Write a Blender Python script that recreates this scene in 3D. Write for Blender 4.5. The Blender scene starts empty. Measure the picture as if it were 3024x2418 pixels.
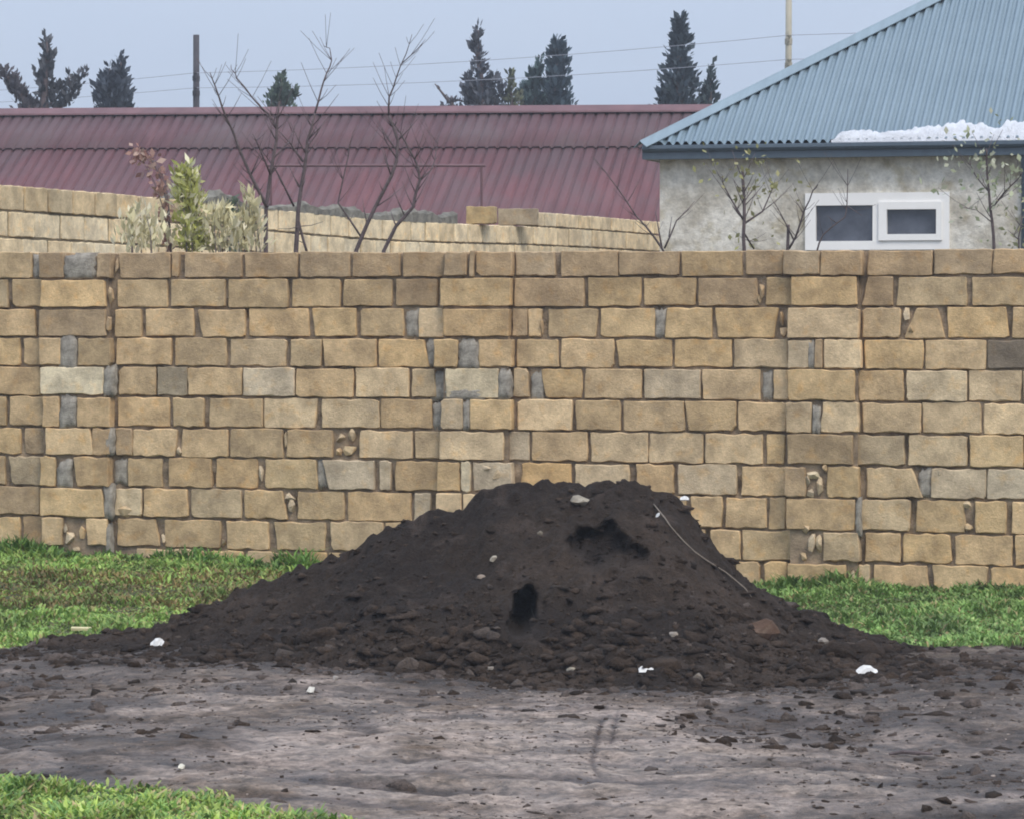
import bpy, bmesh, math, random
import numpy as np
from mathutils import Vector, Matrix

random.seed(7)
RNG = np.random.default_rng(11)
S = bpy.context.scene
COL = S.collection
R = math.radians

# ------------------------------------------------------------------ camera
F = 10000.0                      # focal length in photograph pixels (3024 wide)
CX, CY = 1512.0, 1209.0
CAMZ = 1.75
PITCH = math.atan(259 / F)
cd = bpy.data.cameras.new('camera')
cam = bpy.data.objects.new('camera', cd)
COL.objects.link(cam)
cam.location = (0, 0, CAMZ)
cam.rotation_euler = (math.pi / 2 - PITCH, 0, 0)
cd.sensor_width = 36
cd.sensor_fit = 'HORIZONTAL'
cd.lens = F / 3024 * 36
cd.clip_start = 0.1
cd.clip_end = 3000
S.camera = cam

# ------------------------------------------------------------------ world: overcast
SUN_EL, SUN_AZ = 52, 148        # azimuth measured from +Y clockwise (sun behind the camera, to its right)
W = bpy.data.worlds.new('World')
S.world = W
W.use_nodes = True
nt = W.node_tree
nt.nodes.clear()
out = nt.nodes.new('ShaderNodeOutputWorld')
mixs = nt.nodes.new('ShaderNodeMixShader')
mixs.inputs[0].default_value = 0.88
b1 = nt.nodes.new('ShaderNodeBackground')
b2 = nt.nodes.new('ShaderNodeBackground')
sky = nt.nodes.new('ShaderNodeTexSky')
sky.sky_type = 'NISHITA'
sky.sun_disc = False
sky.sun_elevation = R(SUN_EL)
sky.sun_rotation = R(SUN_AZ)
sky.dust_density = 3
nt.links.new(sky.outputs[0], b1.inputs[0])
b1.inputs[1].default_value = 0.09
# overcast layer: the standard overcast luminance law, 1 + 2 sin(elevation)
tc = nt.nodes.new('ShaderNodeTexCoord')
sx = nt.nodes.new('ShaderNodeSeparateXYZ')
nt.links.new(tc.outputs['Generated'], sx.inputs[0])
mz = nt.nodes.new('ShaderNodeMath'); mz.operation = 'MAXIMUM'; mz.inputs[1].default_value = 0
nt.links.new(sx.outputs[2], mz.inputs[0])
ml = nt.nodes.new('ShaderNodeMath'); ml.operation = 'MULTIPLY_ADD'
ml.inputs[1].default_value = 2.3; ml.inputs[2].default_value = 1.0
nt.links.new(mz.outputs[0], ml.inputs[0])
nz = nt.nodes.new('ShaderNodeTexNoise'); nz.inputs['Scale'].default_value = 2.2; nz.inputs['Detail'].default_value = 4
mp = nt.nodes.new('ShaderNodeMapping'); mp.inputs['Scale'].default_value = (1, 1, 4)
nt.links.new(tc.outputs['Generated'], mp.inputs[0]); nt.links.new(mp.outputs[0], nz.inputs['Vector'])
cr = nt.nodes.new('ShaderNodeValToRGB')
cr.color_ramp.elements[0].position = 0.3; cr.color_ramp.elements[0].color = (0.325, 0.390, 0.510, 1)
cr.color_ramp.elements[1].position = 0.7; cr.color_ramp.elements[1].color = (0.375, 0.425, 0.522, 1)
nt.links.new(nz.outputs[0], cr.inputs[0])
nt.links.new(cr.outputs[0], b2.inputs[0])
nt.links.new(ml.outputs[0], b2.inputs[1])
nt.links.new(b1.outputs[0], mixs.inputs[1]); nt.links.new(b2.outputs[0], mixs.inputs[2])
nt.links.new(mixs.outputs[0], out.inputs[0])

sl = bpy.data.lights.new('sun', 'SUN')
sl.energy = 1.5
sl.angle = R(22)
sl.color = (1.0, 0.90, 0.77)
so = bpy.data.objects.new('sun', sl)
COL.objects.link(so)
sd = Vector((math.sin(R(SUN_AZ)) * math.cos(R(SUN_EL)), math.cos(R(SUN_AZ)) * math.cos(R(SUN_EL)), math.sin(R(SUN_EL))))
so.rotation_euler = sd.to_track_quat('Z', 'Y').to_euler()
so.location = sd * 40

S.view_settings.view_transform = 'Standard'
S.view_settings.look = 'None'
S.view_settings.gamma = 1
S.view_settings.exposure = 0.46
S.view_settings.use_curve_mapping = False
S.render.engine = 'CYCLES'
S.cycles.filter_width = 1.9

# ------------------------------------------------------------------ helpers
def ray(px, py):
    a, b = (px - CX) / F, -(py - CY) / F
    s, c = math.sin(PITCH), math.cos(PITCH)
    return Vector((a, c + b * s, -s + b * c))

def at(px, py, d):
    """world point seen at photograph pixel (px,py) standing d metres down the view"""
    r = ray(px, py)
    return Vector((0, 0, CAMZ)) + r * (d / r.y)

def tag(o, label=None, cat=None, group=None, kind=None):
    if label: o['label'] = label
    if cat: o['category'] = cat
    if group: o['group'] = group
    if kind: o['kind'] = kind
    return o

def link(name, me, mat=None, parent=None):
    o = bpy.data.objects.new(name, me)
    COL.objects.link(o)
    if mat and me is not None: me.materials.append(mat)
    if parent: o.parent = parent
    return o

def empty(name, loc=(0, 0, 0), rz=0.0):
    o = bpy.data.objects.new(name, None)
    COL.objects.link(o)
    o.location = loc
    o.rotation_euler = (0, 0, rz)
    o.empty_display_size = 0.2
    return o

def pymesh(name, v, f, smooth=False):
    me = bpy.data.meshes.new(name)
    me.from_pydata([tuple(p) for p in v], [], f)
    me.update()
    if smooth:
        me.polygons.foreach_set('use_smooth', [True] * len(me.polygons))
    return me

def npmesh(name, V, T, colors=None, smooth=False):
    """V (n,3) T (m,3 or 4) numpy -> mesh, quick"""
    me = bpy.data.meshes.new(name)
    k = T.shape[1]
    me.vertices.add(len(V)); me.vertices.foreach_set('co', V.astype(np.float32).ravel())
    me.loops.add(T.size); me.loops.foreach_set('vertex_index', T.astype(np.int32).ravel())
    me.polygons.add(len(T)); me.polygons.foreach_set('loop_start', np.arange(0, T.size, k, dtype=np.int32))
    if smooth: me.polygons.foreach_set('use_smooth', np.ones(len(T), dtype=bool))
    me.update(calc_edges=True)
    if colors is not None:
        ca = me.color_attributes.new('tint', 'FLOAT_COLOR', 'POINT')
        c4 = np.ones((len(V), 4), dtype=np.float32); c4[:, :3] = colors
        ca.data.foreach_set('color', c4.ravel())
    return me

class MB:
    def __init__(self): self.v = []; self.f = []
    def add(self, v, f):
        o = len(self.v); self.v += [tuple(p) for p in v]; self.f += [tuple(i + o for i in q) for q in f]
    def box(self, x0, x1, y0, y1, z0, z1):
        self.add([(x0, y0, z0), (x1, y0, z0), (x1, y1, z0), (x0, y1, z0), (x0, y0, z1), (x1, y0, z1), (x1, y1, z1), (x0, y1, z1)],
                 [(0, 3, 2, 1), (4, 5, 6, 7), (0, 1, 5, 4), (1, 2, 6, 5), (2, 3, 7, 6), (3, 0, 4, 7)])
    def tube(self, pts, rad, n=6, cap=True):
        pts = [Vector(p) for p in pts]
        if not hasattr(rad, '__len__'): rad = [rad] * len(pts)
        rings = []; o = len(self.v)
        for i, p in enumerate(pts):
            t = (pts[min(i + 1, len(pts) - 1)] - pts[max(i - 1, 0)]).normalized()
            u = t.cross(Vector((0.1, 1, 0.05))).normalized(); w = t.cross(u)
            for k in range(n):
                a = 2 * math.pi * k / n
                self.v.append(tuple(p + (u * math.cos(a) + w * math.sin(a)) * rad[i]))
        for i in range(len(pts) - 1):
            for k in range(n):
                a = o + i * n + k; b = o + i * n + (k + 1) % n
                self.f.append((a, b, b + n, a + n))
        if cap:
            self.f.append(tuple(o + k for k in range(n))[::-1]); e = o + (len(pts) - 1) * n
            self.f.append(tuple(e + k for k in range(n)))
    def build(self, name, mat, parent=None, smooth=False):
        return link(name, pymesh(name, self.v, self.f, smooth), mat, parent)

# smooth value noise ------------------------------------------------
_perm = RNG.random((256, 256))
def vnoise(x, y, seed=0):
    x = np.asarray(x, float) + seed * 17.31; y = np.asarray(y, float) + seed * 9.77
    xi = np.floor(x).astype(int); yi = np.floor(y).astype(int)
    fx = x - xi; fy = y - yi
    fx = fx * fx * (3 - 2 * fx); fy = fy * fy * (3 - 2 * fy)
    g = lambda a, b: _perm[a % 256, b % 256]
    return ((g(xi, yi) * (1 - fx) + g(xi + 1, yi) * fx) * (1 - fy) + (g(xi, yi + 1) * (1 - fx) + g(xi + 1, yi + 1) * fx) * fy) * 2 - 1
def fbm(x, y, seed=0, oct=4, gain=0.5):
    s = 0; a = 1
    for k in range(oct):
        c, sn = math.cos(k * 0.9), math.sin(k * 0.9)
        s = s + a * vnoise(x * c - y * sn, x * sn + y * c, seed + k * 3.3); a *= gain; x = x * 2.03; y = y * 2.03
    return s
def sstep(a, b, x):
    t = np.clip((np.asarray(x, float) - a) / (b - a), 0, 1); return t * t * (3 - 2 * t)
def lerp3(a, b, m):
    m = np.asarray(m)[..., None]; return a * (1 - m) + np.asarray(b) * m

# ------------------------------------------------------------------ materials
def mat(name):
    m = bpy.data.materials.new(name); m.use_nodes = True
    n = m.node_tree; b = n.nodes['Principled BSDF']
    b.inputs['Specular IOR Level'].default_value = 0.3
    return m, n, b
def N(n, t, **kw):
    o = n.nodes.new(t)
    for k, v in kw.items():
        if k in o.inputs.keys(): o.inputs[k].default_value = v
        else: setattr(o, k, v)
    return o
def noise(n, vec, scale, detail=5, rough=0.6):
    t = N(n, 'ShaderNodeTexNoise', Scale=scale, Detail=detail, Roughness=rough)
    if vec is not None: n.links.new(vec, t.inputs['Vector'])
    return t.outputs[0]
def ramp(n, src, p0, c0, p1, c1, extra=()):
    r = n.nodes.new('ShaderNodeValToRGB'); e = r.color_ramp.elements
    e[0].position = p0; e[0].color = (*c0, 1); e[1].position = p1; e[1].color = (*c1, 1)
    for p, c in extra:
        q = e.new(p); q.color = (*c, 1)
    n.links.new(src, r.inputs[0]); return r.outputs[0]
def mul(n, a, b, fac=1.0, mode='MULTIPLY'):
    m = n.nodes.new('ShaderNodeMix'); m.data_type = 'RGBA'; m.blend_type = mode
    if hasattr(fac, 'links'): n.links.new(fac, m.inputs[0])
    else: m.inputs[0].default_value = fac
    for s, k in ((a, 6), (b, 7)):
        if isinstance(s, tuple): m.inputs[k].default_value = (*s, 1)
        else: n.links.new(s, m.inputs[k])
    return m.outputs[2]
def bump(n, b, h, strength, dist=0.01):
    u = N(n, 'ShaderNodeBump', Strength=strength, Distance=dist)
    n.links.new(h, u.inputs['Height']); n.links.new(u.outputs[0], b.inputs['Normal'])
def plain(name, c, rough=0.8, var=0.25, scale=6.0, bmp=0.3, bd=0.01, metal=0.0, spec=0.3):
    m, n, b = mat(name)
    t = n.nodes.new('ShaderNodeTexCoord')
    k = noise(n, t.outputs['Object'], scale)
    lo = tuple(x * (1 - var) for x in c); hi = tuple(min(1, x * (1 + var)) for x in c)
    n.links.new(ramp(n, k, 0.32, lo, 0.7, hi), b.inputs['Base Color'])
    b.inputs['Roughness'].default_value = rough; b.inputs['Metallic'].default_value = metal
    b.inputs['Specular IOR Level'].default_value = spec
    if bmp: bump(n, b, noise(n, t.outputs['Object'], scale * 6, 6, 0.7), bmp, bd)
    return m

def make_block_mat():
    m, n, b = mat('limestone')
    t = n.nodes.new('ShaderNodeTexCoord'); oi = n.nodes.new('ShaderNodeObjectInfo')
    sc = N(n, 'ShaderNodeVectorMath', operation='SCALE'); sc.inputs['Scale'].default_value = 37.0
    cb = n.nodes.new('ShaderNodeCombineXYZ')
    for k in range(3): n.links.new(oi.outputs['Random'], cb.inputs[k])
    n.links.new(cb.outputs[0], sc.inputs[0])
    ad = N(n, 'ShaderNodeVectorMath', operation='ADD'); n.links.new(t.outputs['Object'], ad.inputs[0]); n.links.new(sc.outputs[0], ad.inputs[1])
    v = ad.outputs[0]
    big = ramp(n, noise(n, v, 7, 3, 0.55), 0.34, (0.75, 0.74, 0.72), 0.66, (1.20, 1.195, 1.16))
    fine = ramp(n, noise(n, v, 46, 6, 0.7), 0.3, (0.80, 0.80, 0.80), 0.72, (1.14, 1.14, 1.14))
    warm = ramp(n, noise(n, v, 13, 3, 0.5), 0.56, (1, 1, 1), 0.74, (1.08, 0.98, 0.84))
    col = mul(n, mul(n, mul(n, oi.outputs['Color'], big), fine), warm)
    # lime bloom and lichen-grey weather stains with their own outlines
    g = ramp(n, noise(n, v, 9, 5, 0.65), 0.58, (0, 0, 0), 0.70, (1, 1, 1))
    gm = n.nodes.new('ShaderNodeMath'); gm.operation = 'MULTIPLY'; gm.inputs[1].default_value = 0.22; n.links.new(g, gm.inputs[0])
    col = mul(n, col, (0.30, 0.245, 0.185), gm.outputs[0], 'MIX')
    n.links.new(col, b.inputs['Base Color'])
    b.inputs['Roughness'].default_value = 0.95; b.inputs['Specular IOR Level'].default_value = 0.15
    h = N(n, 'ShaderNodeMath', operation='ADD')
    n.links.new(noise(n, v, 22, 6, 0.7), h.inputs[0]); n.links.new(noise(n, v, 90, 4, 0.7), h.inputs[1])
    bump(n, b, h.outputs[0], 0.55, 0.012)
    return m
M = {}
M['block'] = make_block_mat()
M['mortar'] = plain('brown_mortar', (0.30, 0.225, 0.15), 0.95, 0.45, 11, 0.7, 0.02, spec=0.1)
M['grey_mortar'] = plain('grey_mortar', (0.34, 0.305, 0.25), 0.95, 0.45, 14, 0.8, 0.015, spec=0.15)
M['far_mortar'] = plain('far_mortar', (0.20, 0.165, 0.11), 0.95, 0.3, 5, 0.5, 0.02, spec=0.1)

def make_tint_mat(name, rough=0.9, fine=60.0, amt=(0.65, 1.25), bmp=0.6, bd=0.015, spec=0.3, rough_wet=None, mid=None):
    m, n, b = mat(name)
    a = N(n, 'ShaderNodeVertexColor', layer_name='tint'); t = n.nodes.new('ShaderNodeTexCoord')
    f1 = ramp(n, noise(n, t.outputs['Object'], fine, 6, 0.7), 0.3, (amt[0],) * 3, 0.7, (amt[1],) * 3)
    f2 = ramp(n, noise(n, t.outputs['Object'], fine / 7, 4, 0.6), 0.3, (0.82, 0.81, 0.80), 0.7, (1.14, 1.14, 1.15))
    col = mul(n, mul(n, a.outputs[0], f1), f2)
    if mid: col = mul(n, col, ramp(n, noise(n, t.outputs['Object'], mid[0], 5, .65), .36, (mid[1],) * 3, .66, (mid[2], mid[2] * .99, mid[2] * .99)))
    n.links.new(col, b.inputs['Base Color'])
    b.inputs['Roughness'].default_value = rough; b.inputs['Specular IOR Level'].default_value = spec
    if rough_wet is not None:
        rr = ramp(n, noise(n, t.outputs['Object'], 2.3, 5, 0.6), 0.42, (rough_wet,) * 3, 0.62, (rough,) * 3)
        n.links.new(rr, b.inputs['Roughness'])
    h = N(n, 'ShaderNodeMath', operation='ADD')
    n.links.new(noise(n, t.outputs['Object'], fine * 0.6, 6, 0.7), h.inputs[0]); n.links.new(noise(n, t.outputs['Object'], fine * 2, 4, 0.7), h.inputs[1])
    bump(n, b, h.outputs[0], bmp, bd)
    return m
M['soil'] = make_tint_mat('dark_soil', 0.93, 45, (0.55, 1.4), 0.9, 0.03, 0.2)
M['ground'] = make_tint_mat('muddy_ground', 0.92, 42, (0.62, 1.36), 0.9, 0.03, 0.38, rough_wet=0.42, mid=(15, .52, 1.44))

def make_leaf_mat(name, trans=0.3, rough=0.55):
    m, n, b = mat(name)
    a = N(n, 'ShaderNodeVertexColor', layer_name='tint')
    n.links.new(a.outputs[0], b.inputs['Base Color']); b.inputs['Roughness'].default_value = rough
    tr = n.nodes.new('ShaderNodeBsdfTranslucent'); n.links.new(a.outputs[0], tr.inputs[0])
    ms = n.nodes.new('ShaderNodeMixShader'); ms.inputs[0].default_value = trans
    o = n.nodes['Material Output']
    n.links.new(b.outputs[0], ms.inputs[1]); n.links.new(tr.outputs[0], ms.inputs[2]); n.links.new(ms.outputs[0], o.inputs[0])
    return m
M['leaf'] = make_leaf_mat('leaf')
M['needle'] = make_leaf_mat('needle', 0.1, 0.8)
M['bark'] = plain('bark', (0.105, 0.080, 0.078), 0.9, 0.35, 20, 0.5)
M['twig'] = plain('twig', (0.16, 0.13, 0.125), 0.9, 0.3, 20, 0.3)
M['pole_wood'] = plain('weathered_pole', (0.055, 0.05, 0.055), 0.9, 0.3, 8, 0.5)
M['pole_metal'] = plain('painted_pole', (0.36, 0.33, 0.25), 0.6, 0.12, 4, 0.1)
M['wire'] = plain('cable', (0.34, 0.34, 0.37), 0.6, 0.1, 4, 0)
M['white'] = plain('white_plastic', (0.6, 0.585, 0.55), 0.6, 0.06, 30, 0.2)
M['pvc'] = plain('white_pvc', (0.86, 0.84, 0.80), 0.35, 0.03, 5, 0.05, spec=0.45)
M['snow'] = plain('snow', (0.74, 0.75, 0.77), 0.8, 0.12, 9, 0.9, 0.04)

# ------------------------------------------------------------------ ground shape
WALL_A = R(16.0)                       # the wall's right end stands nearer
W0 = at(1512, 950, 22.0); W0.z = 0
wx = Vector((math.cos(WALL_A), -math.sin(WALL_A), 0)); wn = Vector((math.sin(WALL_A), math.cos(WALL_A), 0))

def wall_d(x, y):                       # distance in front of the wall face (positive towards the camera)
    return -((x - W0.x) * wn.x + (y - W0.y) * wn.y)

def grass_mask(x, y):
    """1 where turf grows (world metres)"""
    x = np.asarray(x, float); y = np.asarray(y, float)
    wob = 0.22 * fbm(x * 1.3, y * 1.3, 5, 3) + 0.10 * fbm(x * 5, y * 5, 8, 2)
    left = sstep(-0.12, 0.25, (y - np.interp(x, [-4, -2.85, -2.6, -2.1, -1.0, 0], [17.4, 17.45, 18.3, 18.8, 19.1, 19.3])) + wob * 1.1) * sstep(0.55, -0.5, x + 0.5 + 0.25 * (20 - y) * 0)
    right = sstep(-0.1, 0.2, y - (17.9 + 0.30 * np.clip(2.9 - x, 0, 3)) + wob) * sstep(0.7, 1.5, x)
    edge = np.interp(x, [-4, -1.90, -1.45, -1.05, -0.75, 0], [12.85, 12.87, 12.75, 12.4, 11.9, 11.0])
    front = sstep(-0.05, 0.13, edge - y + wob * 0.6) * sstep(-0.2, -0.6, x)
    far = sstep(-0.15, 0.35, wall_d(x, y) * -1)
    return np.clip(np.maximum(np.maximum(left, right), np.maximum(front, far * 0.8)), 0, 1)

# wheel tracks: (x, y) polylines in metres on the ground, half width, depth
TRACKS = [([(-4, 15.9), (-2.6, 15.65), (-1.4, 15.75), (-.3, 15.5)], .06, .022), ([(-4, 15.3), (-2.7, 15.2), (-1.5, 15.0), (-.6, 14.7)], .07, .02),
          ([(-4, 15.15), (-2.4, 14.55), (-1.75, 13.95), (-1.0, 13.35), (0, 12.95), (1.6, 12.7)], .075, .03), ([(-4, 14.8), (-2.5, 14.2), (-1.9, 13.7), (-1.2, 13.1), (-.3, 12.7), (1.2, 12.45), (3.5, 12.3)], .075, .03),
          ([(-4, 13.75), (-2.2, 13.55), (-.9, 13.3), (.4, 13.35), (1.8, 13.1), (3.6, 13.2)], .06, .018), ([(-1.3, 12.5), (0, 12.2), (1.8, 12.1), (3.6, 12.15)], .08, .024),
          ([(-1.1, 15.4), (-.72, 14.8), (-.62, 14.2), (-.85, 13.7)], .07, .016), ([(.5, 15.6), (1.2, 14.9), (2.2, 14.4), (3.6, 14.3)], .07, .016), ([(.9, 13.9), (2.0, 13.5), (3.6, 13.6)], .06, .014)]
def track(x, y, pl, w):
    xs, ys = [p[0] for p in pl], [p[1] for p in pl]
    if abs(xs[-1] - xs[0]) > abs(ys[-1] - ys[0]):
        d = y - np.interp(x, xs, ys) - .06 * fbm(x * 1.1, x * 0 + ys[0], 9, 2); end = sstep(xs[0] - .1, xs[0] + .4, x) * sstep(xs[-1] + .1, xs[-1] - .5, x)
    else:
        d = x - np.interp(-y, [-q for q in ys], xs) - .04 * fbm(y * 1.1, y * 0, 9, 2); end = sstep(ys[-1] - .1, ys[-1] + .3, y) * sstep(ys[0] + .1, ys[0] - .3, y)
    end = end * np.clip(.75 + .9 * fbm(x * 1.4 + w * 70, y * 1.4, 10, 2), 0, 1)
    return np.exp(-(d / w) ** 2) * end, np.exp(-((np.abs(d) - 1.9 * w) / (.7 * w)) ** 2) * end

def tread(x, y):
    s_ = 0
    for pl in (((1784, 2122), (1768, 2165), (1757, 2215), (1748, 2245), (1755, 2270), (1780, 2296)), ((1824, 2116), (1812, 2160), (1803, 2208))):
        q = []
        for px, py in pl:
            r = ray(px, py); t = -CAMZ / r.z; q.append((r.y * t, r.x * t))
        q.sort(); ya, xa = [k[0] for k in q], [k[1] for k in q]
        xc = np.interp(y, ya, xa); m = sstep(ya[0] - .05, ya[0] + .12, y) * sstep(ya[-1] + .05, ya[-1] - .12, y)
        s_ = s_ + m * np.exp(-((x - xc) / 0.013) ** 2)
    return s_

def ground_h(x, y):
    x = np.asarray(x, float); y = np.asarray(y, float)
    z = 0.15 * sstep(-0.3, -3.3, x) * sstep(18.0, 22.3, y) + 0.05 * sstep(17.5, 21.0, y) + 0.05 * sstep(1.5, 3.5, x) * sstep(18, 21, y)
    near = sstep(60, 30, y)
    z = z + near * (0.035 * fbm(x * 0.55, y * 0.55, 2, 3))
    mud = (1 - grass_mask(x, y)) * sstep(23, 21, y) * sstep(9, 11, y)
    z = z + mud * (0.012 * fbm(x * 1.8, y * 1.8, 3, 3) + 0.006 * np.abs(fbm(x * 4.0, y * 4.0, 6, 2)) + 0.0055 * fbm(x * 7, y * 6, 4, 3) + 0.0045 * fbm(x * 19, y * 15, 12, 2))
    # wheel ruts sweeping across the mud
    for pl, w, dep in TRACKS:
        m, e = track(x, y, pl, w); z = z - mud * dep * .4 * m + mud * .22 * dep * e
    # the short pair of tread marks
    z = z - 0.006 * tread(x, y)
    return z

# ------------------------------------------------------------------ mound shape
SIL = [(60, 1895), (250, 1868), (430, 1842), (560, 1797), (640, 1768), (710, 1738), (830, 1695), (960, 1640), (1050, 1608), (1110, 1562), (1200, 1530), (1290, 1495), (1370, 1480),
       (1430, 1432), (1500, 1416), (1680, 1408), (1850, 1412), (1930, 1430), (2005, 1466), (2040, 1502), (2085, 1565), (2150, 1648), (2240, 1727), (2330, 1780), (2450, 1832), (2600, 1878), (2750, 1906), (3030, 1938)]
YC = 18.2
SX = np.array([at(p, q, YC).x for p, q in SIL]); SZ = np.array([at(p, q, YC).z for p, q in SIL])
SX = np.concatenate([[SX[0] - .5], SX, [SX[-1] + .6]]); SZ = np.concatenate([[-0.06], SZ, [-0.08]])
FOOT = [(-3.4, 17.9), (-2.45, 17.6), (-1.7, 17.1), (-0.9, 16.75), (0, 16.45), (1.0, 16.4), (1.8, 16.35), (2.7, 16.6), (3.4, 17.1)]
def mound_h(x, y, detail=True):
    x = np.asarray(x, float); y = np.asarray(y, float)
    yc = YC + 0.10 * fbm(x * 0.9, x * 0, 21, 2)
    H = np.interp(x, SX, SZ)
    H = np.where(H > 0.02, H, 0.02 + (H - 0.02) * 1.0)
    foot = np.interp(x, [a for a, b in FOOT], [b for a, b in FOOT]) + 0.10 * fbm(x * 1.7, x * 0 + 3, 22, 3)
    Lf = yc - foot
    s = np.clip((yc - y) / Lf, -1, 2)
    front = np.where(s < 1, (1 - s) ** 1.25, -(s - 1) * 0.35)
    rounded = sstep(0.0, 0.16, np.abs(s)) * 0.05
    sb = np.clip((y - yc) / (0.5 + 1.15 * np.clip(H, 0, 1)), 0, 2)
    back = np.where(sb < 1, (1 - sb) ** 1.2, -(sb - 1) * 0.35)
    prof = np.where(y < yc, front, back)
    z = H * prof + 0.05 * H * np.exp(-(s / 0.25) ** 2) * 0
    toe = np.where(y < yc, 0.035 * np.clip(1 - np.abs(s - 0.85) / 0.45, 0, 1), 0.0)
    z = z + toe - 0.05 * sstep(1.0, 1.4, s) - 0.03
    if detail:
        amp = sstep(-0.02, 0.12, z) * (0.35 + 0.65 * sstep(0.0, 0.35, np.abs(yc - y)))
        z = z + amp * (0.034 * fbm(x * 2.0, y * 2.0, 31, 3) + 0.022 * fbm(x * 7, y * 6, 33, 3)) + sstep(-.05, .03, z) * (0.026 * np.abs(fbm(x * 13, y * 11, 35, 2)) + 0.014 * fbm(x * 30, y * 26, 36, 2))
    return z
def surf_h(x, y):
    return np.maximum(ground_h(x, y), mound_h(x, y))
def hit(px, py, y0=11.0, y1=22.0):
    """where the sight line through that pixel meets the ground or the mound"""
    r = ray(px, py); ys = np.arange(y0, y1, 0.01)
    X = r.x / r.y * ys; Z = CAMZ + r.z / r.y * ys
    i = int(np.argmax(Z <= surf_h(X, ys)))
    return Vector((float(X[i]), float(ys[i]), float(Z[i])))

# ------------------------------------------------------------------ ground sheet
gx = np.unique(np.concatenate([-np.geomspace(700, 3.7, 26), np.arange(-3.6, .25, 0.015), np.arange(.25, .62, 0.007), np.arange(.62, 3.6, 0.015), np.geomspace(3.7, 700, 26)]))
gy = np.unique(np.concatenate([np.linspace(-60, 10.5, 18), np.arange(11.2, 16.6, 0.019), np.arange(16.6, 18.2, 0.04), np.arange(18.2, 24.5, 0.07), np.geomspace(25, 1500, 30)]))
GX, GY = np.meshgrid(gx, gy)
GZ = ground_h(GX, GY)
V = np.stack([GX.ravel(), GY.ravel(), GZ.ravel()], 1)
nx_, ny_ = len(gx), len(gy)
ii = (np.arange(ny_ - 1)[:, None] * nx_ + np.arange(nx_ - 1)[None, :]).ravel()
T = np.stack([ii, ii + 1, ii + nx_ + 1, ii + nx_], 1)
x, y = GX.ravel(), GY.ravel()
gm_ = grass_mask(x, y)
mudc = np.tile(np.array([0.155, 0.107, 0.070]), (len(x), 1))
# pale silt, wet sky sheen painted into the colour, along the wheel tracks
silt_sheen = np.zeros_like(x)
for (cx_, cy_, rx, ry) in ((0.30, 13.9, 0.95, 1.25), (1.75, 13.6, 1.1, 1.1), (-0.75, 13.9, 0.45, 1.2), (-1.3, 13.2, 1.6, 0.5), (-2.1, 14.5, 0.9, 0.35), (2.3, 12.6, 1.2, 0.7), (0.5, 12.6, 1.6, 0.5), (-1.9, 15.2, 0.9, .25)):
    silt_sheen = np.maximum(silt_sheen, 1 - np.sqrt(((x - cx_) / rx) ** 2 + ((y - cy_) / ry) ** 2))
silt_sheen = sstep(-0.05, 0.42, silt_sheen + 0.40 * fbm(x * 2.4, y * 1.7, 41, 4) + 0.16 * fbm(x * 11, y * 8, 43, 3))
streak = sstep(0.05, 0.55, fbm(x * 1.5, y * 7.0, 45, 4))
mudc = lerp3(mudc, (0.400, 0.315, 0.255), silt_sheen * 0.9)
mudc = lerp3(mudc, (0.305, 0.24, 0.185), streak * 0.55)
for pl_, w_, d_ in TRACKS:
    m_, e_ = track(x, y, pl_, w_)
    mudc = lerp3(mudc, (0.33, 0.262, 0.205), e_ * .6); mudc = lerp3(mudc, (0.085, 0.062, 0.050), m_ * .8)
el_ = 1 - np.sqrt(((x + 2.0) / 0.85) ** 2 + ((y - 18.1) / 1.1) ** 2)
mudc = lerp3(mudc, (0.052, 0.036, 0.026), sstep(-.1, .45, el_ + .3 * fbm(x * 4, y * 4, 57, 3)) * .9)
mudc = lerp3(mudc, (0.115, 0.085, 0.070), np.clip(tread(x, y), 0, 1) * .85)
wet = sstep(0.18, 0.55, fbm(x * 2.0, y * 5.0, 47, 4))
mudc = lerp3(mudc, (0.060, 0.046, 0.040), wet * 0.55)
# soil shed by the heap
md = mound_h(x, y, False)
shed = sstep(-0.26, -0.03, md + 0.10 * fbm(x * 2.6, y * 2.6, 49, 4)) * sstep(24, 22, y)
mudc = lerp3(mudc, (0.044, 0.031, 0.023), np.clip(shed, 0, 1) * 0.9)
dk = 1 - np.sqrt(((x - 1.1) / 0.40) ** 2 + ((y - 14.6) / 0.75) ** 2)
mudc = lerp3(mudc, (0.055, 0.040, 0.033), sstep(-0.1, 0.5, dk + 0.35 * fbm(x * 4, y * 4, 51, 3)) * 0.75)
turf = lerp3(np.tile(np.array([0.075, 0.082, 0.030]), (len(x), 1)), (0.115, 0.088, 0.040), sstep(0, .6, fbm(x * 2, y * 2, 53, 3)))
cl = lerp3(mudc, turf, 0) * (1 - gm_[:, None]) + turf * gm_[:, None]
me = npmesh('ground', V, T, cl, True)
tag(link('ground', me, M['ground']), 'churned grey brown mud with wheel ruts and turf beyond', 'ground', kind='structure')

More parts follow.
